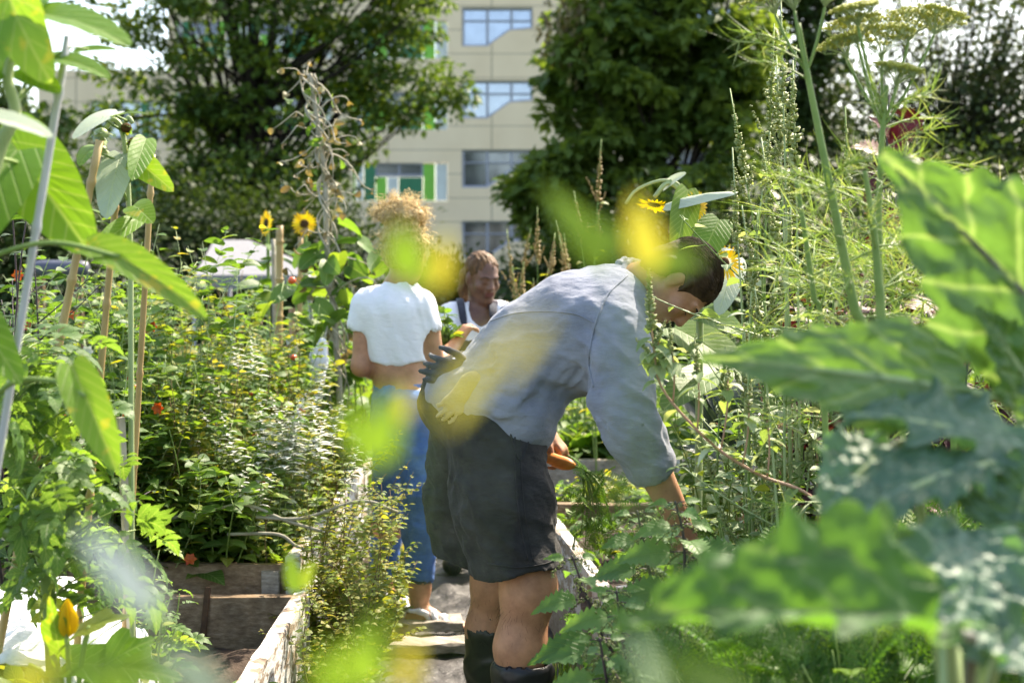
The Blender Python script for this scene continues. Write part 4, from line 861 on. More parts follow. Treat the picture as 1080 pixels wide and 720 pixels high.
B.obj('curls', BLOND_S, hr)
# ---------------------------------------------------------------- 3 woman in dungarees
w2 = thing('person', 'person in dark dungarees over white tee, hair tied back, looking down', 'person', (-.18, 6.9, 0)); Wd = 6.9
c2 = P(509, 293, Wd); R2_ = frame((.46, -.85, -.24), (.05, -.1, 1)); s2 = .98
F = Field((-.62, 6.45, -.02), (.26, 7.3, 1.60), .0065)
sL, sR = P(478, 338, Wd), P(528, 336, Wd+.02); ct = P(502, 352, Wd); ws = P(500, 415, Wd); hp = P(500, 440, Wd)
for o_ in (-.06, .06): F.chain([ct+[o_, 0, 0], ws+[o_*.7, 0, 0], hp+[o_, 0, 0]], [.095, .09, .105], .05)
F.cap(sL, sR, .052, .052, .05); F.cap(ct+[0.01, 0, .06], c2+np.array([0, -.03, -.07])@R2_, .054, .05, .035)
F.chain([sL+[-.02, 0, -.01], P(470, 385, Wd-.05), P(488, 392, Wd-.27)], [.05, .04, .028], .03); F.chain([sR+[.02, 0, -.01], P(545, 390, Wd), P(520, 400, Wd-.25)], [.05, .04, .028], .03)
hand(F, P(488, 392, Wd-.27), (.6, -.5, .1), (0, 0, 1), 1, .9); hand(F, P(520, 400, Wd-.25), (-.6, -.5, .1), (0, 0, 1), -1, .9)
for o_ in (-.085, .085): F.chain([hp+[o_, 0, 0], hp*[1, 1, 0]+[o_, 0, .48], hp*[1, 1, 0]+[o_*1.1, 0, .08]], [.09, .06, .04], .03); F.cap(hp*[1, 1, 0]+[o_*1.1, .05, .05], hp*[1, 1, 0]+[o_*1.2, -.13, .04], .04, .035)
head(F, c2, R2_, s2, nose=1.25, lip=1.35); F.obj('body', [SKIN_D, LIP_D, BROW], w2, head_mf(c2, R2_, s2, False), 4); face_hair(w2, c2, R2_, s2, .55)
F = Field((-.6, 6.5, .9), (.24, 7.2, 1.42), .0065)
for o_ in (-.07, .07): F.chain([ct+[o_, 0, .01], ws+[o_, 0, .02]], [.112, .112], .05)
F.cap(sL, sR, .07, .07, .05); F.chain([sL, P(467, 360, Wd-.02), P(468, 376, Wd-.04)], [.085, .082, .08], .04); F.chain([sR, P(540, 372, Wd)], [.085, .08], .04); F.cap(ct+[0, 0, .05], P(505, 330, Wd), .09, .062, .04)
F.wrinkle(.006, folds(11, np.array([.3, 0, -1]), 2)); F.wrinkle(.003, folds(26, np.array([.5, 0, -1]), 5)); F.cap(P(508, 336, Wd-.05), P(510, 310, Wd-.03), .062, .075, .006, op='-')
F.obj('tee_shirt', TEE, w2)
F = Field((-.55, 6.5, .1), (.2, 7.2, 1.36), .0068)
for o_ in (-.075, .075): F.chain([P(505, 368, Wd)+[o_, 0, 0], ws+[o_, 0, 0], hp+[o_, 0, 0]], [.122, .126, .135], .05)
sl, p = F.pts(np.array([-2, 5, 1.0]), np.array([1, 8, 1.5])); top_ = np.where(p[..., 1] < Wd, P(0, 347, Wd)[2], P(0, 392, Wd)[2]); F.D[sl] = np.maximum(F.D[sl], (p[..., 2]-top_).astype(np.float32))
for o_ in (-.085, .085): F.chain([hp+[o_, 0, 0], hp*[1, 1, 0]+[o_, 0, .48], hp*[1, 1, 0]+[o_*1.1, 0, .14]], [.115, .095, .08], .03)
F.wrinkle(.004, folds(14, np.array([.3, 0, -1]), 2)); dg = F.obj('dungarees', DUNG, w2)
for o_ in (-.085, .085):
    b_ = hp*[1, 1, 0]; F = Field(b_+[o_-.15, -.28, -.01], b_+[o_+.15, .2, .25], .008); F.cap(b_+[o_*1.1, 0, .2], b_+[o_*1.1, 0, .06], .06, .055, .03); F.cap(b_+[o_*1.1, .05, .05], b_+[o_*1.2, -.15, .045], .052, .046, .03); F.obj('boot', RUB, w2)
for pts in ([(492, 352, -.135), (489, 332, -.115), (486, 318, -.04), (484, 318, .05), (486, 345, .12)], [(523, 350, -.13), (521, 332, -.115), (520, 322, -.04), (520, 322, .05), (518, 345, .12)]):
    B = Buf(); tube(B, spline([P(a, b, Wd)+[0, c_, 0] for a, b, c_ in pts], 24), .019, 8, flat=.28); B.obj('strap', DUNG, dg)
F = Field(c2-.22, c2+.22, .0055); q = lambda x, y, z: c2+(np.array([x, y, z])*s2)@R2_
F.ell(q(0, -.024, .04), R2_, np.array((.081, .1, .088))*s2); F.ell(q(0, .105, -.045), R2_, np.array((.09, .075, .105))*s2, .01, '-')
for x in (-1, 1): F.ell(q(x*.085, .005, -.03), R2_, (.02, .03, .045), .01, '-')
F.chain([q(0, -.1, .02), q(.01, -.135, -.02), q(.02, -.13, -.1), q(.03, -.11, -.15)], [.04, .042, .034, .018], .02)
F.wrinkle(.004, lambda p: np.sin(((p-c2)@R2_[0])*330+fbm(p*30, 2)*2)*.6+fbm(p*60, 2)); F.obj('hair', hairmat('brown_braids', (.055, .028, .012), (.16, .08, .032)), w2)
# ---------------------------------------------------------------- things held or tucked away
gl = thing('work_gloves', 'grey and cream work gloves tucked into the back pocket of the charcoal shorts', 'gloves', P(478, 400, 4.08))
GL1 = clothmat('dark_grey_knit', (.04, .04, .045), (.09, .09, .1), 500); GL2 = clothmat('cream_knit', (.26, .23, .16), (.38, .34, .24), 500)
for nm, a0, d_, mt_, cu in (('glove', P(502, 394, 4.07), (-1, -.25, .1), GL1, (.5, .3, .15, .0)), ('glove', P(497, 405, 3.985), (-.62, -.12, -.75), GL2, (.45, .4, .35, .5))):
    F = Field(a0-.24, a0+.2, .005); F.cap(a0+[.03, .03, .01], a0, .032, .034, .02, flat=((0, 1, 0), .55)); hand(F, a0, d_, (0, 1, .2), -1 if mt_ is GL1 else 1, .98 if mt_ is GL1 else .92, cu, .1); F.wrinkle(.0015, folds(30, np.array([1, 0, .3]), 3)); F.obj(nm, mt_, gl)
ORANGE = plain('carrot_skin', (.55, .17, .03), (.68, .26, .05), 40, .5, .4, .3, .002, stretch=(1, 1, 6))
cr = thing('carrot', 'freshly pulled orange carrot with feathery top held in a hand', 'carrot', P(586, 480, 4.42))
B = Buf(); tube(B, spline([P(560, 472, 4.5), P(575, 480, 4.46), P(590, 487, 4.42), P(606, 491, 4.38)], 10), [.004, .012, .015, .017, .019, .02, .021, .021, .018, .008], 10); B.obj('root', ORANGE, cr)
B = Buf(); L = Buf()
for k in range(9):
    e = P(612+k*5, 560+RNG.integers(-25, 20), 4.3+RNG.normal(0, .06)); pts = bez(P(607, 492, 4.38), P(622+k*2, 498, 4.36), e, 9); tube(B, pts, np.linspace(.0035, .0012, 9), 4); leaves(L, TP['frond'], pts[3:], nz(np.gradient(pts, axis=0)[3:]+RNG.normal(0, .3, (6, 3))), rdir(6), .11, .1, .8, .1)
tp_ = B.obj('stalks', ST['green'], cr); L.obj('fronds', ML['fern'], tp_)
hb = thing('herb_bunch', 'bunch of leafy herbs and small orange carrots held by the curly haired person', 'herbs', P(474, 352, 6.0))
B = Buf(); L = Buf()
for k in range(12):
    e = P(474+RNG.normal(0, 10), 345+RNG.normal(0, 9), 5.98+RNG.normal(0, .04)); pts = bez(P(474, 372, 6.0), P(472, 360, 6.0), e, 6); tube(B, pts, .003, 4); leaves(L, TP['ovate'], np.repeat(pts[2:], 3, 0), rdir(12), rdir(12, (.2, 1.4)), .05, .03, .6, .2)
for k in range(8):
    pts = bez(P(474, 372, 6.0), P(480, 385, 5.98), P(472+RNG.normal(0, 6), 402+RNG.normal(0, 8), 5.98), 6); tube(B, pts, .002, 4); leaves(L, TP['frond'], pts[2:], rdir(4, (-1.4, -.3)), rdir(4), .07, .06, .6, .2)
st_ = B.obj('stalks', ST['green'], hb); L.obj('leaves', ML['mid'], hb)
for a, b in (((466, 376), (458, 384)), ((472, 378), (468, 391)), ((479, 377), (480, 388))): B = Buf(); tube(B, [P(*a, 5.97), (P(*a, 5.97)+P(*b, 5.96))/2, P(*b, 5.96)], [.013, .012, .003], 8); B.obj('carrot_root', ORANGE, hb)
# ================================================================ PLANTS
def herb(name, label, cat, base, top, n=6, spread=.25, tp='ovate', lm='mid', L=.06, W=None, nl=12, pet=.03, sm='green', sr=.004, droop=.6, fold=.2, lean=.25, tip=None, tipm=None, tiplen=.2, f0=.15, group=None, up=.35, var=.25, tiprad=.02, flowers=None, whorl=1, seed=None, br=0):
    "a plant of n stems from one base; top = the point its tallest stem reaches"
    global RNG
    keep = RNG
    if seed is not None: RNG = np.random.default_rng(seed)
    base = np.asarray(base, float); top = np.asarray(top, float); H = top-base; h = np.linalg.norm(H); W = W or L*.6
    t = thing(name, label, cat, base, group); S_ = Buf(); LB = Buf(); TB = Buf(); FB = Buf(); tips = []; spk = []
    for i in range(n):
        a = RNG.uniform(0, 6.283); r = spread*math.sqrt(RNG.random()) if i else 0; f = 1 if i == 0 else RNG.uniform(1-var*2, 1-.02)
        b = base+np.array([math.cos(a), math.sin(a), 0])*r*.3; e = base+H*f+np.array([math.cos(a)*r, math.sin(a)*r, 0]); mid = (b+e)/2+np.array([RNG.normal(0, lean*h*.2), RNG.normal(0, lean*h*.2), h*.12])
        m_ = 12; p = bez(b, mid, e, m_); tube(S_, p, np.linspace(sr, sr*.35, m_), 5); tips.append((p[-1], nz(p[-1]-p[-2])))
        paths = [(p, f0, nl)]
        for _ in range(br):
            k = RNG.integers(3, 10); d_ = nz(rdir(1, (.2, .9))[0]); q_ = bez(p[k], p[k]+d_*h*.13, p[k]+d_*h*.22+[0, 0, .03], 7); tube(S_, q_, np.linspace(sr*.5, sr*.25, 7), 4); paths.append((q_, .2, max(3, nl//2)))
        for p_, ff, cnt in paths:
            tt = np.linspace(ff, .97, cnt)+RNG.normal(0, .02, cnt); tt = np.clip(np.repeat(tt, whorl), 0, .995)*(len(p_)-1); i0 = tt.astype(int); fr_ = (tt-i0)[:, None]; pp = p_[i0]*(1-fr_)+p_[np.minimum(i0+1, len(p_)-1)]*fr_
            N = len(pp); ang = np.arange(N)*2.4+RNG.uniform(0, 6); 
            if whorl > 1: ang = (np.arange(N)//whorl)*1.57+(np.arange(N) % whorl)*(6.283/whorl)+RNG.normal(0, .15, N)
            dr = np.stack([np.cos(ang), np.sin(ang), np.full(N, up)+RNG.normal(0, .2, N)], -1); dr = nz(dr); sz = (1-.45*(tt/(len(p_)-1)))*RNG.uniform(.7, 1.15, N)
            pe = pp+dr*(pet*sz)[:, None]
            if pet > .02:
                for a_, b_ in zip(pp, pe): tube(S_, [a_, (a_+b_)/2+[0, 0, pet*.06], b_], sr*.3, 3, caps=False)
            nrm = np.array([0, 0, 1.])+RNG.normal(0, .3, (N, 3)); leaves(LB, TP[tp], pe, dr*[1, 1, .4], nrm, L*sz, W*sz, droop*RNG.uniform(.5, 1.6, N), fold)
        if tip: TB = Buf(); spk.append(TB)
        if tip == 'spike':
            k = 90; u = RNG.random(k); tl = tiplen*RNG.uniform(.7, 1.2)*(1 if i == 0 else .8); q0 = p[-1]; ax = nz(p[-1]-p[-3]); a1 = nz(np.cross(ax, [1, .3, .1])); a2 = np.cross(ax, a1); an = RNG.uniform(0, 6.283, k)
            rad = (np.cos(an)[:, None]*a1+np.sin(an)[:, None]*a2); rr = tiprad*(1-u**2*.75)*RNG.uniform(.6, 1.2, k); tube(S_, [q0, q0+ax*tl], sr*.35, 4)
            pos = q0+ax*(u*tl-tl*.15)[:, None]; leaves(TB, TP['seed'], pos, rad+ax*.8, ax, rr*1.3, rr*.8, 0, 0)
            for _ in range(2):
                k2 = 40; s_ = q0-ax*tl*RNG.uniform(.1, .5); ad = nz(ax+rdir(1, (-.2, .5))[0]*.5); u = RNG.random(k2); an = RNG.uniform(0, 6.283, k2); rad = np.cos(an)[:, None]*a1+np.sin(an)[:, None]*a2; leaves(TB, TP['seed'], s_+ad*(u*tl*.5)[:, None], rad+ad*.8, ad, tiprad*.8*(1-u*.6), tiprad*.5, 0, 0)
        if tip == 'whitespike':
            k = 26; u = np.linspace(0, 1, k); ax = nz(p[-1]-p[-3]); pos = p[-1]-ax*tiplen*.4+ax*(u*tiplen)[:, None]; an = np.arange(k)*1.57; leaves(TB, TP['ovate'], pos, np.stack([np.cos(an), np.sin(an), np.full(k, .2)], -1), [0, 0, 1], .05*(1.1-u*.8), .028*(1.1-u*.8), .5, .2)
    S_.obj('stems', ST[sm], t); LB.obj('leaves', ML[lm], t)
    for TB in spk: TB.obj('flower_spike', ML[tipm], t)
    if flowers:
        kind, fm, cnt, fs = flowers; vtx = np.concatenate(LB.v)
        for k in range(cnt):
            c = vtx[RNG.integers(len(vtx))]+np.array([RNG.normal(0, .02), -.04, .02])
            if kind == 'fruit':
                F_ = Buf(); fruit(F_, c, fs*RNG.uniform(.7, 1.1)); F_.obj('fruit', fm, t)
            else:
                F_ = Buf(); n_ = 6; an = np.arange(n_)/n_*6.283; d0 = nz(np.array([RNG.normal(0, .4), -1, RNG.normal(.3, .3)])); a1 = nz(np.cross(d0, [0, 0, 1])); a2 = np.cross(d0, a1); leaves(F_, TP['ovate'], np.repeat(c[None], n_, 0), np.cos(an)[:, None]*a1+np.sin(an)[:, None]*a2+d0*.5, d0, fs, fs*.8, .5, .2); F_.obj('flower', ML[fm], t)
    RNG = keep
    return t
def fruit(B, c, r, squash=.9):
    n, m_ = 14, 9; th = np.linspace(0, math.pi, m_); pts = [np.asarray(c)+[0, 0, math.cos(a)*r*squash] for a in th]; tube(B, pts, np.maximum(np.sin(th)*r, r*.02), n)
TOM_G = plain('green_tomato', (.12, .2, .05), (.2, .28, .09), 12, .25, .5); TOM_R = plain('red_tomato', (.5, .06, .02), (.62, .12, .03), 12, .25, .5)
def ground(px, d, z=0.0): p = P(px, 0, d); p[2] = z; return p
# ---------------------------------------------------------------- canes and stakes
def cane(label, mat, p0, p1, r, nodes=(), sq=False, group=None):
    p0 = np.array(p0); p1 = np.array(p1); e = p0+(p1-p0)*(p0[2]/(p0[2]-p1[2])) if abs(p0[2]-p1[2]) > .01 else p1
    B = Buf(); L = np.linalg.norm(e-p0); d = (e-p0)/L; k = max(10, int(L/.05)); tt = np.linspace(0, 1, k); pts = p0+(e-p0)*tt[:, None]; rr = np.full(k, r)*(1+.12*tt)
    if sq: tube(B, pts, rr*1.2, 4)
    else:
        ks = [0]
        f = []
        for nd_ in np.arange(.09, L, .21): f += [nd_-.012, nd_-.003, nd_+.003, nd_+.012]
        f = np.unique(np.clip(np.concatenate([[0, L], f, np.linspace(0, L, 30)]), 0, L)); pts = p0+d*f[:, None]; rr = r*(1+.12*f/L)
        ph = ((f-.09) % .21); ph = np.minimum(ph, .21-ph); rr = rr*(1+.22*(ph < .0045)-.06*((ph > .008) & (ph < .02))); tube(B, pts, rr, 12)
    o = B.obj('stake' if sq else 'cane', mat, smooth=not sq, loc=e); tag(o, label, 'stake' if sq else 'cane', group); return o
cane('silver grey bamboo cane leaning in front of the big round sunflower leaf', ST['cane'], P(72, 38, 2.2), P(-2, 485, 2.2), .0062)
cane('brown bamboo cane tilted beside the big round sunflower leaf', ST['ycane'], P(105, 148, 3.0), P(35, 500, 3.0), .0085)
cane('thin tan cane rising between sunflower stem and round leaf', ST['ycane'], P(125, 176, 3.1), P(108, 372, 3.1), .0075)
cane('short tan cane behind the yellow spotted leaf', ST['ycane'], P(161, 163, 3.3), P(155, 265, 3.3), .007)
cane('pale square-topped stake standing among tomato leaves at the bed', ST['dry'], P(127, 440, 3.2), P(134, 575, 3.2), .0085, sq=True)
cane('pair-forming pale cane under the side-facing sunflower', ST['ycane'], P(295, 238, 8.0), P(294, 400, 8.0), .02)
cane('thinner dry cane touching the pale cane under the sunflowers', ST['dry'], P(288, 252, 8.1), P(291, 400, 8.1), .013)
cane('slim brown cane right below the round-faced sunflower', ST['ycane'], P(317, 250, 8.0), P(316, 400, 8.0), .014)
cane('orange brown stake between pale canes and dry bean pole', ST['pink'], P(308, 325, 7.4), P(309, 420, 7.4), .015, sq=True)
cane('whitish rod next to the white bag', ST['cane'], P(325, 290, 7.2), P(333, 400, 7.2), .009)
# bean pole with dry twining vine
bp = thing('bean_pole', 'tall bean pole wrapped in dry twisted vines and withered leaves', 'bean pole', ground(362, 7.0))
B = Buf(); pole = spline([P(327, 78, 7), P(335, 130, 7), P(343, 190, 7), P(345, 260, 7), P(352, 330, 7), P(358, 420, 7), ground(362, 7.0)], 50); tube(B, pole, np.linspace(.011, .019, 50), 8); B.obj('pole', ST['dry'], bp)
B = Buf(); LB = Buf(); rs = np.random.default_rng(5)
for k in range(4):
    t = np.linspace(0, 1, 110); ph = k*1.6; idx = np.clip((t*44).astype(int), 0, 49); c = pole[idx]+(pole[np.minimum(idx+1, 49)]-pole[idx])*((t*44) % 1)[:, None]; r = .02+.03*np.abs(np.sin(t*9+k)); an = t*40*(.6+.1*k)+ph
    tube(B, c+np.stack([np.cos(an)*r, np.sin(an)*r, 0*an], -1), .0055-.0025*k/4, 4)
for k in range(46):
    c = pole[rs.integers(0, 38)]; d = nz(np.array([rs.normal(0, 1), rs.normal(0, .6), rs.normal(-.1, .6)])); L = rs.uniform(.06, .3); t = np.linspace(0, 1, 9); q_ = c+d*(t*L)[:, None]+np.stack([np.sin(t*6+k)*.02, 0*t, np.cos(t*5+k)*.03-t*t*.05], -1); tube(B, q_, np.linspace(.005, .0025, 9), 4)
    leaves(LB, TP['ovate'], q_[[4, 8]], rdir(2, (-1.4, .2)), rdir(2), rs.uniform(.03, .07), .035, 1.4, .5)
B.obj('vines', ST['dry'], bp); LB.obj('withered_leaves', ML['dry'], bp)
LB = Buf(); vt = pole[rs.integers(0, 44, 22)]+rs.normal(0, .05, (22, 3)); leaves(LB, TP['heart'], vt, rdir(22, (-1, .2)), rdir(22, (0, 1)), .05, .045, .5, .2); pz = pole[rs.integers(24, 47, 60)]+rs.normal(0, 1, (60, 3))*[.13, .1, .12]; leaves(LB, TP['heart'], pz, rdir(60, (-1, .2)), rdir(60, (.3, 1.2)), .1, .095, .5, .2); LB.obj('bean_leaves', ML['mid'], bp)
# ---------------------------------------------------------------- sunflowers
def sun_head(t, c, face, r, petal=.6, disc_m='brown'):
    c = np.asarray(c, float); f = nz(face); a1 = nz(np.cross(f, [.1, .05, 1])); a2 = np.cross(f, a1); B = Buf(); n = 22; an = np.arange(n)/n*6.283; d = np.cos(an)[:, None]*a1+np.sin(an)[:, None]*a2
    leaves(B, TP['lance'], c+d*r*.4, d+f*RNG.uniform(.0, .35, n)[:, None], f, r*petal*RNG.uniform(.85, 1.15, n), r*.28, .3, .3); h = B.obj('petals', ML['yellow'], t)
    B = Buf(); k = 6; th = np.linspace(0, 1, k); tube(B, [c+f*(.16*r*(1-x*x)-.1*r) for x in th[::-1]], np.maximum(.48*r*th[::-1], .01*r), 16); B.obj('disc', ST[disc_m], h)
ST['disc'] = plain('sunflower_disc', (.035, .02, .01), (.1, .055, .02), 120, .9, .1, .8, .004)
def leaf_part(t, tp, lm, base, tip, wid, nrm=(0, -1, .3), d0=None, droop=.3, fold=.15, name='leaf', rnd=.4, stem=None, sm='green', sr=.003):
    b = np.asarray(base, float); e = np.asarray(tip, float); L = np.linalg.norm(e-b); B = Buf(); leaves(B, TP[tp], b, e-b+np.array(nrm)*droop*L*.4, nrm, L*1.04, wid, droop, fold, rnd); o = B.obj(name, ML[lm], t)
    if stem is not None: B = Buf(); tube(B, spline(stem+[b], 16), np.linspace(sr*1.3, sr, 16), 7); B.obj('petiole', ST[sm], o)
    return o
d = 2.15
sf = thing('sunflower_plant', 'big leaved sunflower at the left edge behind the grey bamboo cane', 'sunflower', (-.98, 2.2, 0))
stk = spline([(-.98, 2.2, 0), (-.93, 2.25, .7), P(-40, 250, d), P(-12, 190, d), P(2, 150, d), P(16, 118, d), P(8, 80, d), P(20, 40, d)], 40); B = Buf(); tube(B, stk, np.linspace(.016, .007, 40), 10); B.obj('stem', ST['pale'], sf)
leaf_part(sf, 'big', 'sunflower', P(22, 14, 2.1), P(133, 40, 2.0), .1, (.1, -.45, .9), droop=.5, rnd=.5, stem=[P(12, 60, d), P(14, 25, 2.12)])
leaf_part(sf, 'big', 'sunflower_spot', P(4, -25, 2.1), P(45, 78, 1.98), .11, (-.3, -.9, .35), droop=.7, rnd=.9)
leaf_part(sf, 'heart', 'sunflower', P(10, 15, 2.1), P(-30, 95, 2.0), .12, (-.2, -.8, .5), droop=.7, rnd=.3)
leaf_part(sf, 'big', 'sunflower', P(50, 62, 2.2), P(113, 78, 2.14), .06, (.1, -.5, .9), droop=.5, rnd=.4, stem=[P(16, 110, d), P(40, 82, 2.2)])
leaf_part(sf, 'heart', 'sunflower', P(93, 52, 2.25), P(123, 52, 2.25), .022, (0, -.6, .8), rnd=.5, stem=[P(55, 62, 2.2), P(75, 50, 2.2)], sr=.0016)
leaf_part(sf, 'heart', 'sunflower', P(32, 78, 2.2), P(62, 96, 2.15), .045, (0, -.8, .5), rnd=.5, stem=[P(16, 116, d), P(24, 95, 2.2)])
leaf_part(sf, 'big', 'pale', P(-25, 122, 2.0), P(52, 142, 1.96), .062, (0, -.35, 1), droop=.4, rnd=.5)
leaf_part(sf, 'big', 'sunflower', P(30, 176, 2.3), P(92, 262, 2.24), .128, (.25, -.95, .15), droop=.2, rnd=.6, stem=[P(-20, 170, d), P(5, 168, 2.2)])
leaf_part(sf, 'big', 'sunflower_spot', P(126, 271, 2.1), P(214, 331, 2.02), .056, (-.25, -.7, .75), droop=.55, fold=.35, rnd=.4, stem=[P(-40, 285, d), P(10, 264, 2.15), P(60, 256, 2.12)], sr=.0036)
leaf_part(sf, 'heart', 'sunflower_spot', P(90, 418, 2.1), P(122, 493, 2.06), .062, (.2, -.9, .3), droop=.4, fold=.3, rnd=.5, stem=[P(-25, 440, d), P(12, 404, 2.15), P(58, 402, 2.12)], sr=.0036)
for i, (b, e, w_, r_) in enumerate((((-10, 30), (-45, 130), .12, .5), ((-12, 200), (-70, 300), .13, .3), ((-28, 330), (20, 400), .07, .3))): leaf_part(sf, 'heart', 'sunflower', P(*b, 2.2), P(*e, 2.1), w_, (.1, -.8, .5), rnd=r_)
sf2 = thing('sunflower_plant', 'sunflower with nodding brown seed heads above the tomato tangle', 'sunflower', ground(140, 3.1, .25)); d = 3.1
B = Buf(); tube(B, spline([ground(140, 3.1, .2), P(138, 330, d), P(137, 250, d), P(134, 180, d), P(129, 138, d), P(120, 126, d), P(112, 135, d)], 30), np.linspace(.0065, .005, 30), 8); tube(B, spline([P(129, 138, d), P(135, 124, d), P(140, 130, d)], 10), .005, 6); B.obj('stem', ST['pale'], sf2)
for (px, py, r_) in ((107, 142, .022), (133, 135, .016), (141, 150, .016), (107, 158, .016)):
    B = Buf(); c = P(px, py, d-.02); k = 12; leaves(B, TP['ovate'], np.repeat(c[None], k, 0), rdir(k, (-1, .5)), [0, 0, 1], r_*1.3, r_*.8, .8, .3); h = B.obj('bud', ML['pale'] if px < 120 else ML['mid'], sf2); B = Buf(); fruit(B, c, r_*.75); B.obj('disc', ST['disc'] if px > 130 else ST['pale'], h)
for b, e, w_, lm, nr, r_ in (((108, 124), (78, 145), .05, 'pale', (0, -.5, .9), .2), ((122, 122), (153, 118), .02, 'mid', (0, -.4, .9), .8), ((150, 158), (140, 188), .055, 'sunflower', (.3, -.9, .3), .4), ((148, 172), (181, 200), .06, 'sunflower_spot', (-.2, -.9, .4), .9), ((122, 182), (112, 228), .075, 'pale', (0, -.9, .3), .1), ((146, 220), (160, 233), .06, 'sunflower_spot', (0, -.8, .5), .5), ((95, 158), (84, 172), .04, 'sunflower', (0, -.9, .3), .5), ((130, 240), (100, 262), .05, 'sunflower', (0, -.9, .3), .5)):
    leaf_part(sf2, 'heart', lm, P(*b, d-.05), P(*e, d-.12), w_, nr, rnd=r_, stem=[P(135, (b[1]+e[1])/2+8, d)], sr=.0022)
for (px, py, face, lab) in ((281, 235, (-.75, -.6, .1), 'sunflower facing sideways, left of the pair above the canes'), (321, 236, (.1, -1, .1), 'round faced sunflower by the dry bean pole')):
    t = thing('sunflower', lab, 'sunflower', ground(px-4, 8.6)); B = Buf(); b = ground(px-4, 8.6); e = P(px, py, 8.6); ff = nz(face); pts = spline([b, b*.4+e*.6+[.02, 0, 0], e+[0, .05, .02], e-ff*.03], 20); tube(B, pts, np.linspace(.014, .007, 20), 6); B.obj('stem', ST['green'], t); sun_head(t, e, face, .062, .9, 'disc')
    B = Buf(); k = 12; tt = RNG.uniform(.3, .92, k); pp = b+(e-b)*tt[:, None]; leaves(B, TP['heart'], pp+rdir(k, (0, .4))*.06, rdir(k, (-.6, .3)), [0, 0, 1], RNG.uniform(.1, .2, k), .13, .7, .2); B.obj('leaves', ML['mid'], t)
# the drooping sunflower behind the bending person
sd = thing('sunflower_plant', 'drooping sunflower with folded silvery leaf behind the bending head', 'sunflower', ground(730, 4.9)); d = 4.85
B = Buf(); tube(B, spline([ground(735, 4.9), P(738, 330, d), P(737, 260, d), P(728, 215, d), P(706, 193, d), P(690, 208, d)], 30), np.linspace(.014, .007, 30), 8)
tube(B, spline([P(728, 240, d), P(720, 200, d), P(700, 190, d), P(672, 200, d), P(660, 215, d)], 16), .006, 6); tube(B, spline([P(735, 250, d), P(742, 215, d), P(733, 205, d)], 10), .005, 6); B.obj('stem', ST['pale'], sd)
sun_head(sd, P(690, 216, d-.03), (-.2, -.3, -1), .05, .8, 'disc'); sun_head(sd, P(735, 217, d-.05), (.6, -.7, .1), .04, 1, 'disc'); sun_head(sd, P(765, 277, d-.1), (.4, -.9, .1), .042, 1.3, 'disc')
leaf_part(sd, 'curl' if 'curl' in TP else 'heart', 'pale', P(727, 207, d-.1), P(777, 201, d-.15), .06, (0, -.3, 1), droop=.3, fold=-.9, rnd=.9); leaf_part(sd, 'heart', 'mid', P(722, 222, d-.1), P(712, 268, d-.15), .1, (.2, -.9, .2), rnd=.8)
leaf_part(sd, 'heart', 'pale', P(707, 192, d), P(722, 182, d-.05), .04, (0, -.8, .5), rnd=.7); leaf_part(sd, 'heart', 'mid', P(752, 245, d-.1), P(738, 275, d-.15), .12, (0, -.8, .5), rnd=.6); leaf_part(sd, 'heart', 'pale', P(770, 290, d), P(758, 330, d-.1), .1, (0, -.9, .3), rnd=.3)
for b, e, w_ in (((738, 330), (780, 350), .14), ((738, 300), (700, 330), .15), ((738, 360), (790, 400), .17), ((737, 270), (765, 268), .1), ((738, 400), (700, 430), .15)): leaf_part(sd, 'heart', 'mid', P(*b, d), P(*e, d-.15), w_, (0, -.5, .8), rnd=RNG.random())
# ---------------------------------------------------------------- near left bed: tomato, squash, fleece
tm = thing('tomato_plant', 'tomato plant with pair of green fruit at the lower left edge', 'tomato plant', ground(62, 2.9, .25)); d = 2.9
stm = spline([ground(66, 2.9, .2), P(52, 640, d), P(42, 580, d), P(24, 500, d), P(6, 420, d), P(20, 350, d)], 30); B = Buf(); tube(B, stm, np.linspace(.016, .008, 30), 9); tube(B, spline([P(24, 500, d), P(60, 480, d), P(95, 500, d)], 10), .005, 6); tube(B, spline([P(10, 440, d), P(2, 465, 2.7), P(-12, 500, 2.6)], 10), .012, 7); B.obj('stem', ST['green'], tm)
LB = Buf(); k = 150; yy = RNG.uniform(350, 640, k); pts = np.array([P(px, py, d+z_) for px, py, z_ in zip(RNG.normal(0, 1, k)*(18+(yy-350)*.13)+30+(yy-350)*.17, yy, RNG.normal(0, .12, k))]); dr = rdir(k, (-.9, .3)); leaves(LB, TP['compound'], pts, dr, [0, 0, 1]+RNG.normal(0, .3, (k, 3)), RNG.uniform(.1, .19, k), RNG.uniform(.1, .17, k), .9, .1)
B = Buf()
for p in pts: j = stm[np.argmin(np.linalg.norm(stm-p-[0, 0, -.06], axis=1))]; tube(B, bez(j, (j+p)/2+[0, 0, .03], p, 5), .0018, 4)
B.obj('side_stems', ST['green'], tm); LB.obj('leaves', ML['tomato'], tm)
for (px, py, r_) in ((27, 545, .031), (46, 536, .029), (10, 560, .022)): B = Buf(); fruit(B, P(px, py, d-.08), r_, .88); f_ = B.obj('fruit', TOM_G, tm); B = Buf(); k = 5; an = np.arange(k)*1.257; leaves(B, TP['lance'], np.repeat((P(px, py, d-.08)+[0, 0, r_*.86])[None], k, 0), np.stack([np.cos(an), np.sin(an), .15+0*an], -1), [0, 0, 1], r_*1.1, r_*.3, 1.2, .1); B.obj('calyx', ML['tomato'], f_)
sq = thing('squash_plant', 'squash plant with yellow closed blossom at the lower left bed', 'squash', ground(75, 2.55, .25)); d = 2.55
B = Buf(); b0 = ground(75, 2.6, .25)
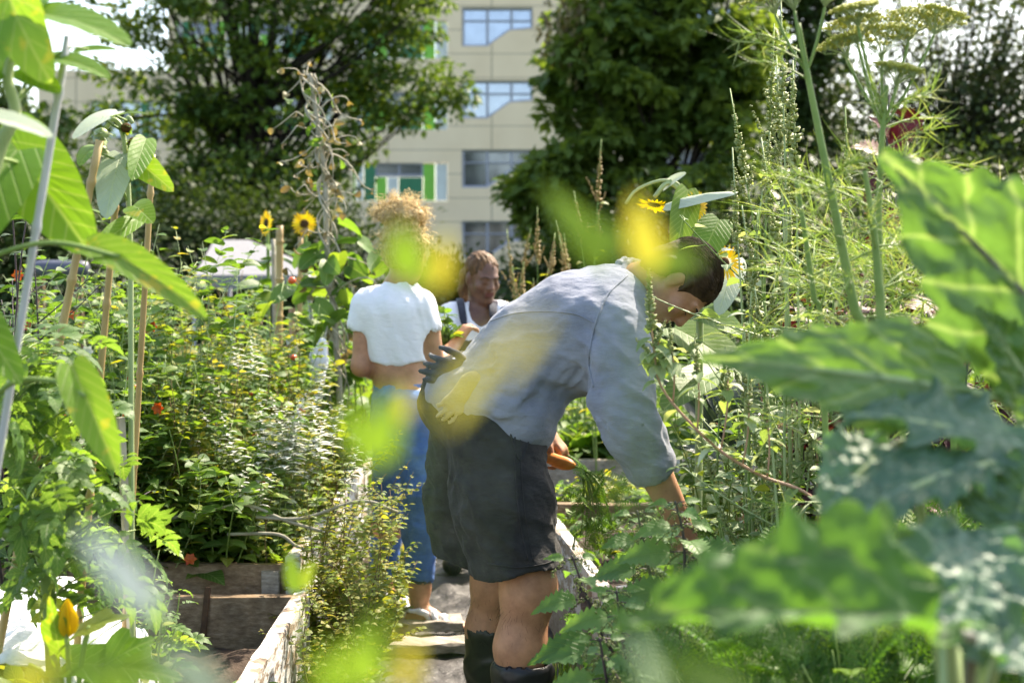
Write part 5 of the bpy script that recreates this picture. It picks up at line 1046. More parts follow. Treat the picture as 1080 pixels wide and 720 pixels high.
for e in ((70, 668), (55, 690), (110, 700), (30, 700), (95, 660)): tube(B, bez(b0, P(75, 700, 2.55), P(*e, d), 8), .005, 6)
B.obj('stems', ST['green'], sq); B = Buf(); c = P(71, 672, d); k = 6; an = np.arange(k)*1.047; leaves(B, TP['ovate'], np.repeat(c[None], k, 0), np.stack([np.cos(an)*.28, np.sin(an)*.28, 1+0*an], -1), np.stack([np.cos(an), np.sin(an), 0*an], -1), .07, .036, .5, .3); B.obj('blossom', ML['yellow'], sq)
for b, e, w_, lm in (((60, 672), (52, 632), .05, 'sunflower_spot'), ((110, 700), (160, 672), .12, 'sunflower'), ((95, 660), (135, 648), .06, 'gold'), ((110, 700), (190, 715), .12, 'sunflower')): leaf_part(sq, 'squash', lm, P(*b, d), P(*e, d-.03), w_, (0, -.5, .8), rnd=.5)
nx = 60; X, Y = np.meshgrid(np.linspace(-1.52, -.84, nx), np.linspace(2.95, 3.55, nx), indexing='ij'); q = np.stack([X*5, Y*5, X*0+.3], -1); Z = .27+.35*np.sqrt(np.clip(1-((X+1.18)/.335)**2, 0, 1))+.04*fbm(q, 2)+.03*(1-2*np.abs(fbm(q*1.8+4, 2)))+.012*fbm(q*6, 2); i = np.arange(nx-1)[:, None]*nx+np.arange(nx-1)[None]; qd = np.stack([i, i+nx, i+nx+1, i+1], -1).reshape(-1, 4)
er = fbm(np.stack([X*6, Y*6, X*0+8], -1), 3); V = np.stack([X+er*.03, Y+er*.04, Z], -1); fl_ = mesh('fleece_sheet', V, qd, None, clothmat('white_fleece', (.68, .69, .71), (.8, .81, .82), 300, wr=.6), loc=(-1.18, 3.2, .27)); tag(fl_, 'crumpled white garden fleece draped as a low tunnel in the lower left bed', 'fleece')
md = fl_.modifiers.new('thick', 'SOLIDIFY'); md.thickness = .003
# ---------------------------------------------------------------- the tangle in the farther left bed
bz = .38
J = [  # (px base, d, px top, y top, kind, label)
 (20, 4.2, 8, 170, 'darkbush', 'dark leaved bushy plant filling the left edge behind the cane'),
 (75, 4.7, 72, 268, 'nast', 'round leaved climbing plant behind the left sunflower petiole'),
 (105, 5.4, 110, 262, 'nast', 'round leaved climber with orange flowers beneath the long pointed leaf'),
 (140, 5.0, 150, 255, 'tomr', 'tomato plant hung with small red fruit in the left bed'),
 (180, 5.6, 185, 240, 'bind', 'pale veined climber with white flowers left of the shelter'),
 (225, 5.8, 222, 292, 'gold', 'yellowing leafy plant in the middle of the left bed'),
 (155, 4.95, 165, 375, 'gold', 'golden green plant above the square stake'),
 (100, 4.85, 95, 400, 'mid', 'broad green leafy plant left of the square stake'),
 (205, 5.0, 205, 400, 'mid', 'broad leafy plant behind the back plank of the bed'),
 (250, 5.2, 248, 372, 'mint', 'mint with pale leaf spikes at the left of the pair'),
 (285, 4.95, 278, 445, 'mint2', 'white tipped mint leaning over the back plank'),
 (318, 5.1, 338, 412, 'mint2', 'tallest white tipped mint beside the path'),
 (300, 5.5, 300, 385, 'gold', 'yellow green bushy plant between the white tipped mints'),
 (160, 4.86, 158, 470, 'nast', 'low round leaved plant with a red flower above the plank'),
 (230, 4.9, 235, 475, 'mid', 'low dark green plant just above the bed boards'),
 (270, 6.3, 262, 305, 'mid', 'tall leafy plant in front of the dried stems'),
 (120, 6.2, 130, 300, 'mid', 'leafy green plant behind the red tomatoes'),
 (210, 6.8, 212, 262, 'bind', 'light green climber in front of the shelter roof'),
 (300, 6.4, 312, 330, 'bind', 'light green climber between the pale canes and the white bag'),
 (255, 6.0, 245, 285, 'tomr', 'tomato plant in front of the shelter eave'),
 (165, 6.5, 165, 258, 'mid', 'leafy plant under the short tan cane'),
 (160, 5.3, 168, 236, 'nast', 'tallest round leaved climber on the tan canes'),
 (235, 6.6, 238, 272, 'beans', 'broad heart leaved bean plant in front of the shelter'),
 (318, 7.4, 322, 272, 'beans', 'broad heart leaved bean plant at the foot of the dry pole'),
 (195, 5.3, 192, 276, 'mid', 'leafy plant just left of the shelter roof'),
 (275, 7.0, 280, 300, 'beans', 'heart leaved bean plant around the pale canes'),
 (120, 5.6, 122, 240, 'beans', 'heart leaved bean plant climbing behind the round sunflower leaf'),
 (50, 5.0, 52, 272, 'mid', 'leafy plant beneath the dark rounded object'),
]
for i, (pb, d, pt, yt, kd, lab) in enumerate(J):
    b = ground(pb, d, bz); tpt = P(pt, yt, d); kw = dict(seed=100+i)
    if kd == 'darkbush': herb('bushy_plant', lab, 'plant', ground(pb, d, .3), tpt, 16, .3, 'ovate', 'dark', .075, .045, 26, .01, sm='dark', sr=.005, br=2, var=.3, **kw)
    elif kd == 'nast': herb('climbing_plant', lab, 'plant', b, tpt, 20, .42, 'round', 'mid', .055, .062, 18, .04, sm='pale', sr=.0028, lean=.8, droop=.3, var=.26, br=1, flowers=('flower', 'red', 4, .024), **kw)
    elif kd == 'tomr': herb('tomato_plant', lab, 'tomato plant', b, tpt, 18, .4, 'compound', 'tomato', .13, .12, 15, .01, sr=.005, lean=.5, droop=.8, var=.35, flowers=('fruit', TOM_R, 9, .017), **kw)
    elif kd == 'beans': herb('bean_plant', lab, 'bean plant', b, tpt, 12, .32, 'heart', 'mid', .12, .11, 13, .04, sm='pale', sr=.0035, lean=.7, droop=.5, var=.3, **kw)
    elif kd == 'bind': herb('climbing_plant', lab, 'plant', b, tpt, 20, .38, 'heart', 'gold', .05, .046, 22, .02, sm='pale', sr=.0025, lean=1.0, droop=.4, var=.28, br=1, flowers=('flower', 'white', 6, .03), **kw)
    elif kd == 'gold': herb('leafy_plant', lab, 'plant', b, tpt, 26, .34, 'ovate', 'gold', .045, .032, 22, .012, sm='brown', sr=.003, lean=.7, var=.32, br=2, **kw)
    elif kd == 'mid': herb('leafy_plant', lab, 'plant', b, tpt, 17, .36, 'ovate5', 'mid', .085, .05, 16, .02, sr=.0035, lean=.5, var=.3, br=1, **kw)
    elif kd == 'mint': herb('mint_plant', lab, 'mint', b, tpt, 15, .3, 'serrs', 'mint', .05, .03, 18, .006, sr=.003, lean=.4, whorl=2, var=.3, tip='whitespike', tipm='white', tiplen=.14, **kw)
    else: herb('mint_plant', lab, 'mint', b, tpt, 11, .2, 'serrs', 'mint', .048, .03, 16, .006, sr=.003, lean=.4, whorl=2, var=.3, tip='whitespike', tipm='white', tiplen=.2, **kw)
herb('oregano_bush', 'golden small leaved bush spilling over the path beside the white plank', 'bush', ground(350, 4.8, .05), P(372, 480, 4.7), 44, .25, 'ovate', 'gold', .034, .026, 26, .006, sm='brown', sr=.0028, lean=.9, whorl=2, var=.42, br=2, seed=300)
herb('oregano_bush', 'low yellow green bush at the foot of the white boards', 'bush', ground(352, 4.3, .02), P(358, 590, 4.15), 22, .14, 'ovate', 'gold', .03, .024, 16, .006, sm='brown', sr=.0025, lean=.9, whorl=2, var=.42, br=1, seed=301)
herb('oregano_bush', 'tangled yellowing bush behind the golden bush', 'bush', ground(335, 5.5, .1), P(352, 455, 5.4), 24, .3, 'ovate', 'gold', .036, .026, 20, .006, sm='brown', sr=.0028, lean=.9, whorl=2, var=.42, br=2, seed=302)
def rosette(label, base, n, L, W, lm='mid', tp='ovate5', up=.7, cat='plant', name='leaf_rosette', pet=.03, dr=.9, group=None):
    t = thing(name, label, cat, base, group); B = Buf(); LB = Buf(); an = np.arange(n)*2.4+RNG.uniform(0, 6); d = nz(np.stack([np.cos(an), np.sin(an), up*RNG.uniform(.5, 1.5, n)], -1)); pe = np.asarray(base)+d*pet
    for p in pe: tube(B, [base, (np.asarray(base)+p)/2, p], .004, 5)
    s = RNG.uniform(.65, 1.1, n); leaves(LB, TP[tp], pe, d, [0, 0, 1], L*s, W*s, dr, .25); B.obj('stalks', ST['ribg'], t); LB.obj('leaves', ML[lm], t); return t
rosette('broad dock leaves at the foot of the white plank', ground(342, 3.9, .0), 11, .22, .1, pet=.06)
rosette('spoon leaved seedling behind the back plank corner', ground(196, 4.95, .39), 8, .17, .06, pet=.05, up=1.2)
rosette('small pale seedling on the bare soil', ground(247, 3.75, .25), 5, .09, .05, 'sunflower', pet=.08, up=1.5)
herb('seedling', 'leafy young tomato shoot in front of the back plank', 'plant', ground(150, 3.7, .25), P(168, 580, 3.6), 7, .16, 'compound', 'tomato', .14, .12, 9, .01, droop=.9, seed=303)
herb('seedling', 'yellow green shoot at the lower left beside bare soil', 'plant', ground(160, 3.1, .25), P(172, 640, 3.05), 6, .13, 'serrs', 'gold', .07, .04, 10, .01, droop=.7, seed=304)
# dry stems and sprawling twigs over the boards
tw = thing('fallen_vine', 'bare tan vine sprawled above the back plank of the bed', 'vine', ground(240, 4.8, .4)); B = Buf()
for pts in ([(150, 560), (185, 545), (222, 538), (260, 532), (300, 548), (340, 560)], [(240, 563), (292, 563), (312, 575), (330, 582)], [(270, 545), (320, 546), (380, 528), (420, 540)], [(175, 575), (205, 550), (220, 540)]): tube(B, spline([P(*p, 4.72) for p in pts], 24), .006, 5)
B.obj('vine', ST['dry'], tw)
for i, (px, d, pt, yt) in enumerate(((235, 7.3, 240, 300), (270, 7.6, 265, 310), (205, 7.9, 200, 310), (385, 8.2, 380, 330), (250, 8.6, 256, 285))):
    herb('withered_plant', 'dry brown stems and shrivelled leaves behind the left bed', 'plant', ground(px, d, .1), P(pt, yt, d), 16, .3, 'ovate', 'dry', .07, .03, 9, .01, sm='brown', sr=.006, lean=.5, droop=1.5, var=.35, group='withered plants behind the left bed', seed=310+i)
for i, (px, d, pt, yt, lab) in enumerate(((205, 8.2, 212, 330, 'below the shelter roof'), (330, 8.4, 328, 300, 'behind the white bag'), (375, 7.2, 370, 290, 'right beside the bean pole'), (300, 9.6, 290, 270, 'under the sunflowers'), (255, 9.5, 250, 300, 'in front of the shelter'), (150, 9.0, 150, 280, 'far left beyond the climbers'), (60, 9.0, 55, 290, 'far left behind the dark rounded object'))):
    herb('leafy_plant', 'broad leaved plant '+lab, 'plant', ground(px, d), P(pt, yt, d), 9, .4, 'heart', 'mid', .17, .16, 8, .08, sr=.007, lean=.5, droop=.6, var=.4, seed=330+i)
bag = thing('white_bag', 'white cloth bag hanging low beside the bean pole', 'bag', P(338, 400, 6.8)); F = Field(P(336, 380, 6.8)-.3, P(336, 380, 6.8)+.3, .008); F.chain([P(341, 362, 6.8), P(337, 380, 6.8), P(333, 402, 6.8)], [.025, .045, .035], .03, flat=((0, 1, 0), .5)); F.wrinkle(.01, folds(14, np.array([.2, 0, -1]), 2)); F.obj('cloth', TEE, bag); B = Buf(); tube(B, spline([P(342, 358, 6.8), P(346, 340, 6.9), P(350, 320, 6.97)], 8), .004, 4); B.obj('string', ST['dry'], bag)
# ---------------------------------------------------------------- middle: behind the people
for i, (px, d, pt, yt, s, lab) in enumerate(((556, 7.6, 553, 262, .1, 'left spire'), (566, 7.8, 567, 252, .1, 'tallest spire'), (585, 7.5, 582, 268, .07, 'short spire'), (546, 8.0, 540, 280, .07, 'lowest spire'), (634, 7.4, 631, 190, .12, 'single tall spire above the blue back'), (602, 7.7, 597, 258, .07, 'spire nearest the blue shirt'))):
    herb('amaranth_plant', 'tan seeding amaranth behind the women, '+lab, 'amaranth', ground(px, d), P(pt, yt+14, d), 3, .12, 'ovate', 'gold', .09, .05, 10, .03, sr=.006, tip='spike', tipm='tan', tiplen=.24, tiprad=.018, var=.12, seed=400+i)
for i, (px, d, pt, yt, w_) in enumerate(((555, 8.6, 550, 315, .4), (600, 8.4, 600, 330, .5), (470, 9.0, 470, 330, .5), (650, 8.2, 645, 350, .4), (700, 8.0, 690, 330, .5), (420, 9.4, 415, 330, .5), (760, 8.0, 770, 300, .5), (840, 8.2, 835, 280, .5), (920, 8.2, 915, 260, .5), (1010, 8.3, 1010, 250, .5), (1080, 8.0, 1085, 250, .5))):
    herb('leafy_plant', 'green leafy plant in the beds behind the people', 'plant', ground(px, d, .1), P(pt, yt, d), 18, w_, 'ovate5', 'mid', .13, .075, 11, .03, sr=.006, lean=.5, var=.4, br=1, group='leafy plants behind the people', seed=420+i)
for i, (px, d, pt, yt) in enumerate(((610, 7.7, 605, 455), (655, 7.75, 650, 440), (690, 7.9, 690, 450), (580, 8.0, 580, 440), (740, 7.8, 740, 440))):
    rosette('cabbage-like plant with wide green leaves behind the back board', ground(px, d, .38), 14, .3, .2, 'mid', 'squash', 1.1, group='wide leaved plants behind the back board', pet=.12)
for i, (px, d) in enumerate(((600, 6.6), (640, 6.7), (660, 6.9), (625, 6.4), (690, 6.6), (735, 6.7), (715, 6.3))):
    herb('salad_plant', 'low yellow green salad plant between the right bed boards', 'plant', ground(px, d, .36), P(px+RNG.normal(0, 8), 505+RNG.normal(0, 8), d), 10, .16, 'ovate', 'gold' if i % 2 else 'sunflower', .06, .045, 7, .02, sr=.003, lean=.6, group='salad plants between the bed boards', seed=450+i)
for i, (px, d, yt) in enumerate(((605, 5.4, 575), (680, 5.5, 555), (740, 5.4, 560), (660, 5.2, 580), (580, 5.8, 560))):
    herb('young_herb', 'small green herb growing from the right bed soil', 'herb', ground(px, d, .36), P(px, yt, d), 6, .09, 'ovate', 'mid', .045, .03, 7, .01, sr=.0025, group='small herbs in the right bed', seed=460+i)
for i, (px, py) in enumerate(((672, 580), (728, 555), (708, 590))):
    t = rosette('red leaved beet seedling in the right bed', P(px, py, 5.0)*[1, 1, 0]+[0, 0, .38], 6, .07, .04, 'purple', group='red seedlings in the right bed', pet=.02)
# black kale
kv = thing('black_kale', 'black kale with long arching strap leaves behind the amaranth', 'kale', ground(768, 5.15, .36)); d = 5.1
B = Buf(); tube(B, spline([ground(768, 5.15, .3), P(769, 520, d), P(768, 470, d)], 10), [.022]*10, 9); B.obj('stem', ST['pale'], kv); TP['strapk'] = grid_leaf(22, 7, lambda v: max(.15, math.sin(math.pi*min(1, v*.93+.06)**.8)), pk=.09)
for b, e, w_ in (((765, 470), (700, 400), .08), ((768, 465), (730, 372), .075), ((770, 462), (760, 366), .08), ((770, 465), (790, 370), .08), ((772, 468), (815, 398), .085), ((772, 475), (820, 425), .08), ((764, 480), (712, 440), .07), ((771, 470), (805, 375), .07), ((768, 468), (745, 380), .07), ((768, 490), (735, 480), .06)):
    B0, E0 = P(*b, d), P(*e, d+RNG.normal(0, .12)); B = Buf(); L = np.linalg.norm(E0-B0); leaves(B, TP['strapk'], B0, E0-B0+np.array([0, 0, .3*L]), [RNG.normal(0, .3), -.8, .6], L*1.1, w_, .8, .3); B.obj('leaf', ML['cavolo'], kv)
# ---------------------------------------------------------------- nettles
def nettle(label, pts, d, nl, L, seed, scale=1):
    global RNG
    RNG = np.random.default_rng(seed)
    st = spline([P(*p, dd) for p, dd in zip(pts, d)], 40); t = thing('nettle_plant', label, 'nettle', st[-1]); B = Buf(); tube(B, st, np.linspace(.0022, .0055, 40), 7); LB = Buf(); TB = Buf(); SB = Buf()
    for k in range(nl):
        f = k/(nl-.5); p = st[int(f*36)+1]; a0 = (k % 2)*1.57+.35
        sz = min(1, .3+f*1.8)*L*(1-.25*max(0, f-.6))
        for s in (0, 1):
            a = a0+s*math.pi+RNG.normal(0, .15); dd = nz(np.array([math.cos(a), math.sin(a)*.8, .18 if f < .15 else .02])); pe = p+dd*.022*(1+f); tube(B, [p, (p+pe)/2+[0, 0, .002], pe], .0013, 4)
            leaves(LB, TP['serr'], pe, dd, [RNG.normal(0, .2), -.8, .8], sz*RNG.uniform(.85, 1.1), sz*.55, RNG.uniform(.5, 1.1), .25)
            if f < .75:
                for _ in range(2):
                    q = bez(p, p+dd*.03+[0, 0, -.005], p+dd*.045+[RNG.normal(0, .012), RNG.normal(0, .012), -.04], 7); tube(B, q, .0007, 3); pp = q[1:]+RNG.normal(0, .002, (6, 3)); leaves(LB, TP['seed'], np.repeat(pp, 4, 0), rdir(24, (-1.5, 1.5)), [0, 0, 1], .006, .004, 0, 0, None, 1)
    B.obj('stem', ST['dark'], t); LB.obj('leaves', [ML['nettle'], ML['panicle']], t)  # this mesh holds the leaves and the hanging flower tassels
nettle('nettle with dark bare stem standing nearest the bare calf', [(603, 585), (617, 625), (634, 668), (655, 702), (670, 760), (675, 860)], [3.1]*6, 9, .15, 1)
nettle('tall nettle in front of the reaching hand', [(712, 528), (720, 560), (722, 600), (718, 680), (712, 860)], [3.0]*5, 10, .14, 2)
nettle('nettle between the dark stemmed one and the reaching hand', [(672, 538), (680, 580), (690, 630), (695, 700), (700, 860)], [3.25]*5, 11, .14, 3)
nettle('short nettle low between the two taller ones', [(650, 622), (655, 660), (660, 720), (662, 880)], [2.9]*4, 8, .13, 4)
nettle('nettle at the bottom near the boot', [(632, 672), (640, 720), (650, 800), (655, 900)], [2.8]*4, 7, .13, 5)
nettle('nettle behind the bright leaf edge at the right bed', [(735, 585), (738, 640), (740, 720), (740, 840)], [3.3]*4, 9, .13, 6)
RNG = np.random.default_rng(77)
# ---------------------------------------------------------------- amaranths on the right
def amaranth(label, base, tip, spread=.1, n=3, seed=0, tl=.2, sm='pink', lm='mid', tr=.014, L=.07, nl=9, tm='panicle', br=1, var=.2, lean=.2): herb('amaranth_plant', label, 'amaranth', base, tip, n, spread, 'ovate', lm, L, L*.55, nl, .025, sm=sm, sr=.0055, tip='spike', tipm=tm, tiplen=tl, tiprad=tr, var=var, lean=lean, f0=.25, seed=seed, br=br)
am = thing('amaranth_plant', 'leaning amaranth with pink stem crossing in front of the blue sleeve', 'amaranth', P(905, 620, 3.0)); d = 3.0
st = spline([P(686, 330, d), P(690, 370, d), P(700, 412, d), P(750, 467, d), P(800, 500, d), P(862, 530, d), P(905, 620, d), P(915, 900, d)], 60); B = Buf(); tube(B, st, np.linspace(.002, .0045, 60), 7); LB = Buf(); TB = Buf()
for (f, L_, tl, up_) in ((0, 0, .13, (-.05, 0, 1)), (8, .02, .07, (.3, -.2, .8)), (14, .05, .07, (.4, .2, 1)), (19, .12, .08, (-.05, -.1, 1)), (23, .14, .09, (.0, .1, 1)), (27, .15, .08, (.1, 0, 1)), (31, .13, .07, (.1, 0, 1)), (35, .12, .07, (0, 0, 1)), (11, .03, .05, (-.5, 0, .6))):
    p = st[f]; u_ = nz(up_); q = bez(p, p+u_*L_*.6+[.01, 0, 0], p+u_*(L_+.001), 7); tube(B, q, .002, 5); p = q[-1]; k = 190 if f == 0 else 90; u = RNG.random(k); an = RNG.uniform(0, 6.283, k); rr = (.0135 if f == 0 else .009)*(1-u**2*.7)*RNG.uniform(.5, 1.2, k); rad = np.stack([np.cos(an), np.sin(an), .6+0*an], -1); leaves(TB, TP['seed'], p+u_*(u*tl-tl*.3)[:, None], rad, [0, 0, 1], rr*1.2, rr*.7, 0, 0)
    kk = 5; leaves(LB, TP['ovate5'], p-u_*RNG.uniform(.0, .08, kk)[:, None], rdir(kk, (-.5, .3)), [0, 0, 1], RNG.uniform(.03, .06, kk), .026, .8, .3)
kk = 22; leaves(LB, TP['ovate5'], st[RNG.integers(4, 44, kk)], rdir(kk, (-.5, .5)), [0, 0, 1], RNG.uniform(.035, .07, kk), .03, .8, .3); B.obj('stem', ST['pink'], am); LB.obj('leaves', ML['mint'], am); TB.obj('flower_spikes', ML['panicle'], am)
amaranth('pale amaranth spike rising directly right of the yellow flower', ground(792, 3.7, .3), P(778, 250, 3.7), .06, 2, 501, .2, 'pale')
amaranth('tall sunlit amaranth just left of the fennel stalk', ground(838, 3.5, .3), P(826, 95, 3.5), .07, 4, 502, .34, 'pale', lm='mint', tr=.017, nl=12)
amaranth('amaranth spike midway between yellow flower and fennel', ground(812, 3.6, .3), P(806, 190, 3.6), .06, 3, 503, .2, 'pale', lm='mint')
amaranth('bushy amaranth beneath the fennel stalks', ground(838, 3.4, .3), P(832, 262, 3.4), .18, 9, 504, .12, 'pale', tr=.01, nl=12, var=.32)
amaranth('pink stemmed amaranth low behind the leaning one', ground(838, 3.9, .3), P(830, 420, 3.9), .2, 9, 505, .09, 'pink', tr=.01, L=.055, nl=10, var=.3)
amaranth('pink stemmed amaranth at the edge of the big green leaf', ground(870, 3.6, .3), P(862, 432, 3.6), .14, 8, 506, .08, 'pink', tr=.01, L=.055, var=.3)
amaranth('amaranth with rusty leaves behind the black kale', ground(800, 5.2, .36), P(795, 330, 5.2), .22, 9, 507, .14, 'pink', lm='gold', var=.35)
amaranth('amaranth spikes behind the bending head', ground(770, 6.4, .36), P(760, 300, 6.4), .3, 8, 508, .16, 'pale', var=.35)
amaranth('pale seeding amaranth tallest of the group left of the fennel', ground(818, 3.8, .3), P(812, 130, 3.8), .1, 6, 511, .3, 'green', lm='mint', tr=.016, nl=12)
amaranth('dense pale amaranth below the yellow flower', ground(800, 3.5, .3), P(795, 300, 3.5), .14, 8, 512, .16, 'green', lm='mint', tr=.012, nl=14, var=.3)
amaranth('seeding amaranth between the fennel stalks', ground(905, 3.6, .3), P(895, 210, 3.6), .12, 6, 513, .2, 'green', tr=.013, nl=12, var=.28)
for i, (px, d_, pt, yt, lab) in enumerate(((770, 4.3, 765, 385, 'leafy green plant between black kale and amaranth'), (840, 4.2, 845, 370, 'leafy green plant above the big horizontal leaf tip'), (740, 5.6, 738, 340, 'leafy plant under the bending face'), (880, 4.4, 880, 330, 'leafy plant behind the fennel base'), (960, 4.4, 960, 300, 'leafy plant behind the purple leaves'), (800, 5.6, 800, 300, 'broad leafy plant in shade beyond the amaranths'))):
    herb('leafy_plant', lab, 'plant', ground(px, d_, .3), P(pt, yt, d_), 16, .3, 'ovate5', 'mid', .095, .055, 14, .02, sr=.004, lean=.5, var=.35, br=1, seed=540+i)
# purple plants
for i, (px, d, pt, yt, lab) in enumerate(((945, 3.4, 938, 100, 'tall dark red leaved plant rising behind the fennel'), (890, 4.0, 885, 225, 'dark red bushy plant between the fennel stalks'), (980, 3.9, 985, 215, 'dark purple bushy plant behind the feathery fronds'), (1040, 3.8, 1040, 250, 'dark purple plant near the big pointed leaf'), (930, 4.1, 930, 250, 'low rusty red plant behind the fennel base'))):
    pp_ = herb('purple_plant', lab, 'plant', ground(px, d, .2), P(pt, yt, d), 8 if i == 0 else 16, .1 if i == 0 else .24, 'serr' if i == 0 else 'ovate5', 'purple', .2 if i == 0 else .12, .12 if i == 0 else .07, 8 if i == 0 else 15, .02, sm='dark', sr=.006, lean=.3, droop=.9, var=.25 if i else .3, br=0 if i == 0 else 1, seed=520+i, f0=.4)
    if i == 0:
        for b_, e_, w_, nr_ in (((938, 165), (900, 152), .07, (0, -.7, .7)), ((940, 155), (974, 122), .075, (-.2, -.8, .5)), ((942, 165), (966, 210), .08, (0, -.9, .3)), ((936, 170), (912, 212), .07, (0, -.9, .3)), ((940, 145), (922, 122), .05, (0, -.8, .5)), ((945, 175), (985, 180), .07, (0, -.7, .6))): leaf_part(pp_, 'serr', 'purple', P(*b_, 3.0), P(*e_, 2.95), w_, nr_, rnd=RNG.uniform(.3, .9), droop=.5)
# ---------------------------------------------------------------- fennel
def umbel(B, TB, p, ax, r, n=16):
    ax = nz(ax); a1 = nz(np.cross(ax, [.2, 1, .1])); a2 = np.cross(ax, a1)
    for k in range(n):
        a = k*2.4; rr = r*math.sqrt((k+.5)/n); e = p+ax*r*.75*(1-.25*(rr/r)**2)+(a1*math.cos(a)+a2*math.sin(a))*rr; tube(B, bez(p, p+ax*r*.3+(e-p)*.3, e, 5), .0011, 3, caps=False)
        for j in range(10): a_ = j*2.4; e2 = e+ax*.012+(a1*math.cos(a_)+a2*math.sin(a_))*.014*math.sqrt(j/10); tube(B, [e, e2], .0005, 3, caps=False); leaves(TB, TP['seed'], np.repeat(e2[None], 4, 0), rdir(4, (-.5, 1.5)), ax, .006, .005, 0, 0)
def fennel(label, pts, d, umb, seed, r=.011, fr=40, fl=.2, ydeep=.12, lm='fennel'):
    global RNG
    RNG = np.random.default_rng(seed); st = spline([P(*p, d) for p in pts], 40); t = thing('fennel_plant', label, 'fennel', st[-1]); B = Buf(); tube(B, st, np.linspace(.0045, r, 40), 9); LB = Buf(); ums = []
    for (px, py, rr) in umb: TB = Buf(); UB = Buf(); ums.append((UB, TB)); e = P(px, py, d+RNG.normal(0, .03)); s = st[int(np.clip(3+rr*60, 2, 16))]; tube(B, bez(s, s*.5+e*.5+[0, 0, -.02], e, 10), .003, 6); umbel(UB, TB, e, nz(e-s)+[0, 0, .6], rr)
    for k in range(fr):     # feathery fronds: a stalk with many fine threads
        s = st[RNG.integers(4, 36)]; a = RNG.uniform(0, 6.283); dd = np.array([math.cos(a), math.sin(a)*.7, RNG.uniform(.1, .9)]); L = fl*RNG.uniform(.5, 1.2); q = bez(s, s+nz(dd)*L*.6, s+nz(dd)*L+[0, 0, -L*.25], 9); tube(B, q, np.linspace(.002, .0007, 9), 4, caps=False)
        m_ = 34; i0 = RNG.integers(2, 9, m_); dq = nz(q[-1]-q[0])*.8+RNG.normal(0, .55, (m_, 3)); leaves(LB, TP['strip'], q[i0], dq, RNG.normal(0, 1, (m_, 3)), RNG.uniform(.03, .1, m_)*fl/.2, .0016, RNG.uniform(.2, 1.4, m_), 0)
    B.obj('stems', ST['green'], t); LB.obj('fronds', ML[lm], t)
    for UB, TB in ums: u_ = UB.obj('umbel', ST['pale'], t); TB.obj('blossom', ML['umbel'], u_)
fennel('tallest fennel with thick leaning stalk and open flower head', [(842, 25), (852, 80), (866, 150), (882, 230), (900, 320), (915, 400), (930, 850)], 2.65, [(838, 12, .09), (870, 8, .06), (818, 16, .05)], 31, .012, 16, .16)
fennel('straight fennel bearing yellow green umbels before the glinting tree', [(935, 90), (930, 150), (927, 220), (928, 300), (930, 400), (935, 850)], 2.7, [(930, 62, .06), (905, 48, .055), (958, 45, .055), (893, 62, .04), (985, 38, .05), (905, 28, .04), (945, 92, .04)], 32, .009, 16, .15)
fennel('short cut fennel stalk between the two flowering ones', [(912, 180), (920, 230), (926, 290), (930, 380), (935, 850)], 2.6, [], 33, .011, 10, .16)
fennel('feathery asparagus-like plant arching behind the big leaf', [(985, 215), (995, 270), (1000, 330), (1005, 420), (1010, 850)], 3.0, [], 34, .007, 36, .32)
fennel('feathery plant with drooping threads under the purple leaves', [(930, 260), (940, 310), (950, 380), (960, 850)], 3.1, [], 35, .007, 22, .28)
fennel('thread leaved plant left of the thick fennel stalk', [(840, 190), (848, 240), (858, 310), (868, 380), (880, 850)], 2.9, [], 36, .007, 12, .2)
RNG = np.random.default_rng(78)
# ---------------------------------------------------------------- carrot tops and grass low on the right
CT = [(800, 2.5, 690), (850, 2.6, 650), (900, 2.4, 640), (950, 2.5, 610), (985, 2.6, 590), (870, 2.9, 600), (930, 2.9, 560), (1030, 2.6, 640), (760, 2.7, 700), (820, 3.1, 610), (1060, 2.8, 600), (970, 3.2, 520)]
for i, (px, d, yt) in enumerate(CT):
    b = ground(px, d, .28); e = P(px, yt, d); t = thing('carrot_plant', 'feathery green carrot top in the right foreground bed', 'carrot plant', b, 'carrot tops low on the right'); B = Buf(); LB = Buf()
    for k in range(26):
        a = RNG.uniform(0, 6.283); h = max(.12, e[2]-b[2])*RNG.uniform(.6, 1.05); r_ = RNG.uniform(.03, .18); q = bez(b, b+[math.cos(a)*r_*.3, math.sin(a)*r_*.3, h*.8], b+[math.cos(a)*r_, math.sin(a)*r_, h], 7); tube(B, q, np.linspace(.003, .0012, 7), 4); leaves(LB, TP['frond'], q[[3, 4, 5]], nz(q[-1]-q[2])+RNG.normal(0, .4, (3, 3)), [0, -.5, 1]+RNG.normal(0, .3, (3, 3)), RNG.uniform(.12, .2, 3), RNG.uniform(.11, .17, 3), .9, .1)
    B.obj('stalks', ST['green'], t); LB.obj('fronds', ML['fern'], t)
def tufts(name, n, region, hL, lm, seed, kind='stuff', z=0.0, lean=.6):
    rs = np.random.default_rng(seed); B = Buf(); x = rs.uniform(region[0], region[1], n); y = rs.uniform(region[2], region[3], n); a = rs.uniform(0, 6.283, n); dd = np.stack([np.cos(a)*lean, np.sin(a)*lean, np.ones(n)], -1)
    leaves(B, TP['blade'], np.stack([x, y, np.full(n, z)], -1), dd, np.stack([-np.cos(a), -np.sin(a), np.full(n, .3)], -1), rs.uniform(*hL, n), rs.uniform(.005, .011, n), -rs.uniform(.3, 1.3, n), .3); o = B.obj(name, ML[lm]); o['kind'] = kind; return o
tufts('grass', 2600, (.02, .30, 3.0, 4.6), (.08, .3), 'grassy', 1)
tufts('grass', 900, (-.64, -.5, 3.2, 7), (.06, .2), 'grassy', 2)
tufts('grass', 9000, (-4.5, 5, 8, 14), (.15, .5), 'grassy', 3, z=-.05)
